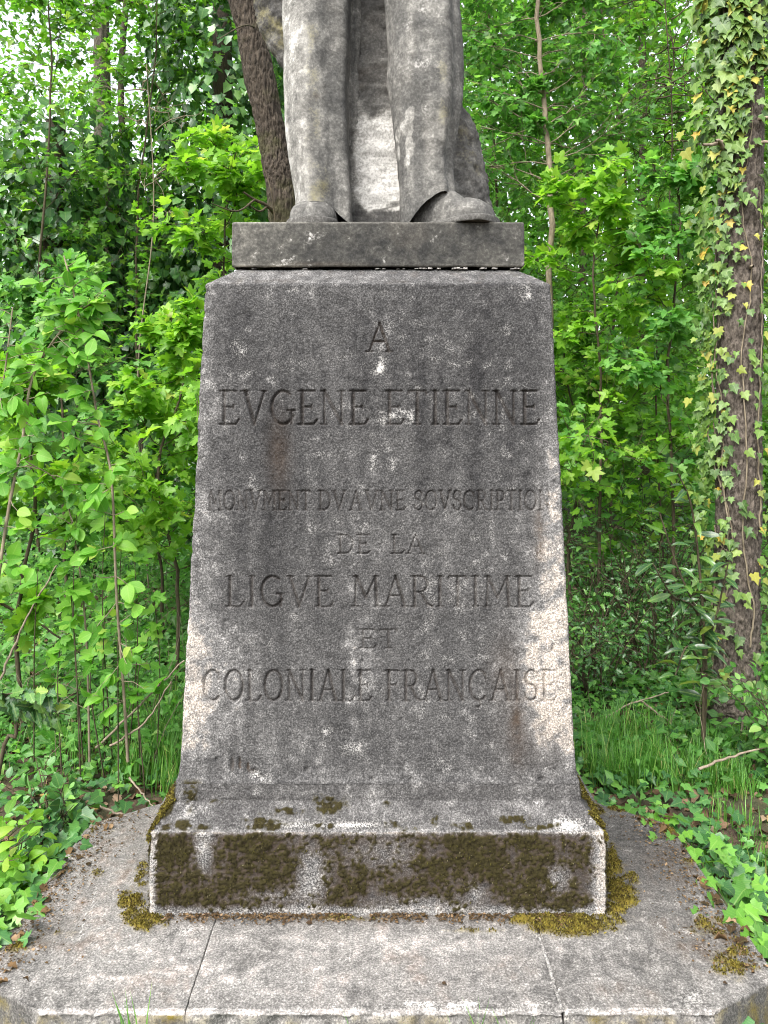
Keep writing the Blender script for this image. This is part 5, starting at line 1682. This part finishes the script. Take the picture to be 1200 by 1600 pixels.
def grass():
    rs = np.random.RandomState(161)
    Vs, Fs, lu, n0 = [], [], [], 0
    def tuft(c, n, h, sp):
        nonlocal n0
        for k in range(n):
            a = rs.uniform(0, 2 * pi)
            b = c + np.array([rs.normal() * sp, rs.normal() * sp, 0])
            L = h * rs.uniform(.5, 1.1)
            lean_ = rs.uniform(.1, .55)
            side = np.array([-sin(a), cos(a), 0]) * rs.uniform(.0014, .0028)
            t = rs.rand()
            for j, u in enumerate((0, .35, .7, 1.0)):
                p = b + np.array([cos(a), sin(a), 0]) * lean_ * L * u * u + np.array([0, 0, L * u * (1 - .25 * lean_ * u)])
                w = (1, .9, .6, .05)[j]
                Vs.extend([p - side * w, p + side * w]); lu.extend([(.3, u, t)] * 2)
            for j in range(3):
                q = n0 + 2 * j
                Fs.append((q, q + 1, q + 3, q + 2))
            n0 += 8
    for k in range(95):
        x = rs.uniform(915, 1170); d = rs.uniform(3.15, 3.75)
        tuft(on_ground(x, d), 34, rs.uniform(.10, .23) * (1.15 if x < 1060 else .7), .03)
    for k in range(30):
        tuft(on_ground(rs.uniform(190, 285), rs.uniform(3.15, 3.9)), 34, rs.uniform(.14, .30), .03)
    for k in range(22):
        tuft(on_ground(rs.uniform(1080, 1230), rs.uniform(2.3, 3.1)), 14, rs.uniform(.08, .16), .03)
    for k in range(26):
        tuft(on_ground(rs.uniform(-60, 180), rs.uniform(3.2, 4.4)), 22, rs.uniform(.1, .24), .04)
    V = np.array(Vs)
    o = mesh_np('grass', V, np.array(Fs), M_grass, attrs={'luv': np.array(lu)})
    tag(o, 'fine green grass tufts growing behind the slab', 'grass', kind='stuff')
grass()
def front_blades(label, x, n, h, seed):
    """the few blades that reach up past the slab's front edge"""
    rs = np.random.RandomState(seed)
    y = -205 * U
    X = CX + (x - 600) * (DC + y) / F
    base = np.array([X, y, gz(X, y)])
    root = empty('grass_tuft', base, label, 'grass')
    for k in range(n):
        a = rs.uniform(0, 2 * pi); L = h * rs.uniform(.6, 1.1)
        sd = np.array([1, .2, 0]) * .0022
        b = base + np.array([rs.normal() * .02, rs.normal() * .006, 0])
        V, lu = [], []
        for j, u in enumerate((0, .3, .65, 1.)):
            p = b + np.array([cos(a), .3 * sin(a), 0]) * .25 * L * u * u + np.array([0, 0, L * u])
            V += [p - sd * (1, .9, .6, .05)[j], p + sd * (1, .9, .6, .05)[j]]; lu += [(.3, u, rs.rand())] * 2
        o = mesh_np('blade', np.array(V), np.array([(0, 1, 3, 2), (2, 3, 5, 4), (4, 5, 7, 6)]), M_grass, attrs={'luv': np.array(lu)})
        child(o, root)
front_blades('thin grass blades rising before the slab front, left', 208, 7, .20, 1)
front_blades('tall thin grass blades rising before the slab front, right of centre', 752, 5, .26, 2)
front_blades('grass blades rising beside the right joint at the slab front', 812, 4, .20, 3)
front_blades('short grass blades at the middle of the slab front', 555, 4, .15, 4)

# dead sticks lying about, loose debris on the slab
def stick(label, pts, r, mat=None, seed=0):
    rs = np.random.RandomState(seed)
    pts = np.array(pts, float)
    p = curve(pts, 18)
    p[1:-1] += rs.normal(size=(16, 3)) * r * .4
    W = Wood(); W.tube(p, np.linspace(r, r * .5, 18), 7)
    o = W.build('fallen_stick', mat or M_dead)
    tag(o, label, 'stick', 'dead sticks lying around the slab')
stick('pale stick slanting up towards the lower left shaft', [pt(150, 1168, 3.3), pt(215, 1105, 3.25), pt(288, 1032, 3.2)], .006, seed=1)
stick('second pale stick below the slanting one, left', [pt(172, 1165, 3.2), pt(225, 1130, 3.15), pt(268, 1065, 3.1)], .005, seed=2)
stick('curved stick lying on the left rear corner of the slab', [pt(150, 1258, 2.82), pt(190, 1272, 2.8), pt(232, 1278, 2.8)], .005, seed=3)
stick('bent twig hanging over the left rear of the slab', [pt(202, 1215, 2.95), pt(222, 1240, 2.9), pt(240, 1262, 2.85)], .004, seed=4)
stick('thin twig on the left rim of the slab', [pt(28, 1398, 2.28), pt(70, 1382, 2.3), pt(96, 1360, 2.32)], .0035, M_twig, 5)
stick('long dry stick lying over the grass at right', [pt(1092, 1202, 3.1), pt(1150, 1180, 3.15), pt(1225, 1160, 3.2)], .006, seed=6)
stick('dry stick slanting across the litter left of the laurel', [pt(1000, 1094, 3.9), pt(1045, 1128, 3.8), pt(1090, 1160, 3.7)], .006, seed=7)
stick('grey stick reaching from the shaft foot towards the laurel', [pt(938, 1128, 3.8), pt(985, 1100, 3.85), pt(1045, 1082, 3.9)], .006, seed=8)
stick('curved dead stem beside the foot of the ivy-clad trunk', [pt(1158, 1142, 3.5), pt(1166, 1118, 3.5), pt(1184, 1104, 3.5)], .005, seed=9)
stick('long dark stick leaning through the left undergrowth', [pt(0, 942, 3.9), pt(60, 975, 3.9), pt(140, 1030, 3.85)], .007, M_twig, 10)
stick('straight pale rod leaning at the far left', [pt(0, 1062, 3.4), pt(45, 960, 3.4), pt(92, 878, 3.4)], .006, seed=11)

def debris():
    rs = np.random.RandomState(171)
    def scatter(n, f):
        P = []
        while len(P) < n:
            p = f()
            if p is not None: P.append(p)
        return np.array(P)
    def base_line():
        x = rs.uniform(-330, 330); y = -abs(rs.normal() * 9) - 1
        if noise3(np.array([[x * .02, 1, 1]]), 4)[0] < -.15: return None
        return (x * U, y * U, .004 + .004 * rs.rand())
    def edges():
        s = rs.choice([-1, 1]); y = rs.uniform(-130, 300)
        return (s * (np.interp(y, XM_Y, XM_X) - abs(rs.normal() * 40) - 6) * U, y * U, .004 + .004 * rs.rand())
    P = np.concatenate([scatter(1500, base_line), scatter(1500, edges)])
    n = len(P)
    a = rs.uniform(0, 2 * pi, n)
    D = np.stack([np.cos(a), np.sin(a), rs.normal(size=n) * .15], -1)
    o = leaf_mesh('debris', DIAMOND, P, frames(D, np.array([0, 0, 1.]) + rs.normal(size=(n, 3)) * .3), rs.uniform(.004, .012, n), M_crumb, slab_root, 5, label='brown leaf crumbs on the slab')
    # a few larger bits one can pick apart
    for x, y, s in ((315, 1434, .022), (440, 1445, .016), (478, 1446, .022), (690, 1540, .014), (1130, 1540, .014)):
        D_ = F * HC / (y - HOR)
        p = pt(x, y, D_); p[2] += .006
        r = frames(np.array([[1, .3 * rs.normal(), 0]]), np.array([[0, -.2, 1.]]))
        root = empty('dead_leaf', p, 'curled brown leaf scrap on the slab ' + {315: 'at the left foot of the plinth', 440: 'below the plinth, left of centre', 478: 'below the plinth near the centre', 690: 'near the front edge', 1130: 'at the right front corner'}[x], 'dead leaf')
        leaf_objects('litter', LITTER, [p], r, [s], M_litter, root, 'blade')
debris()
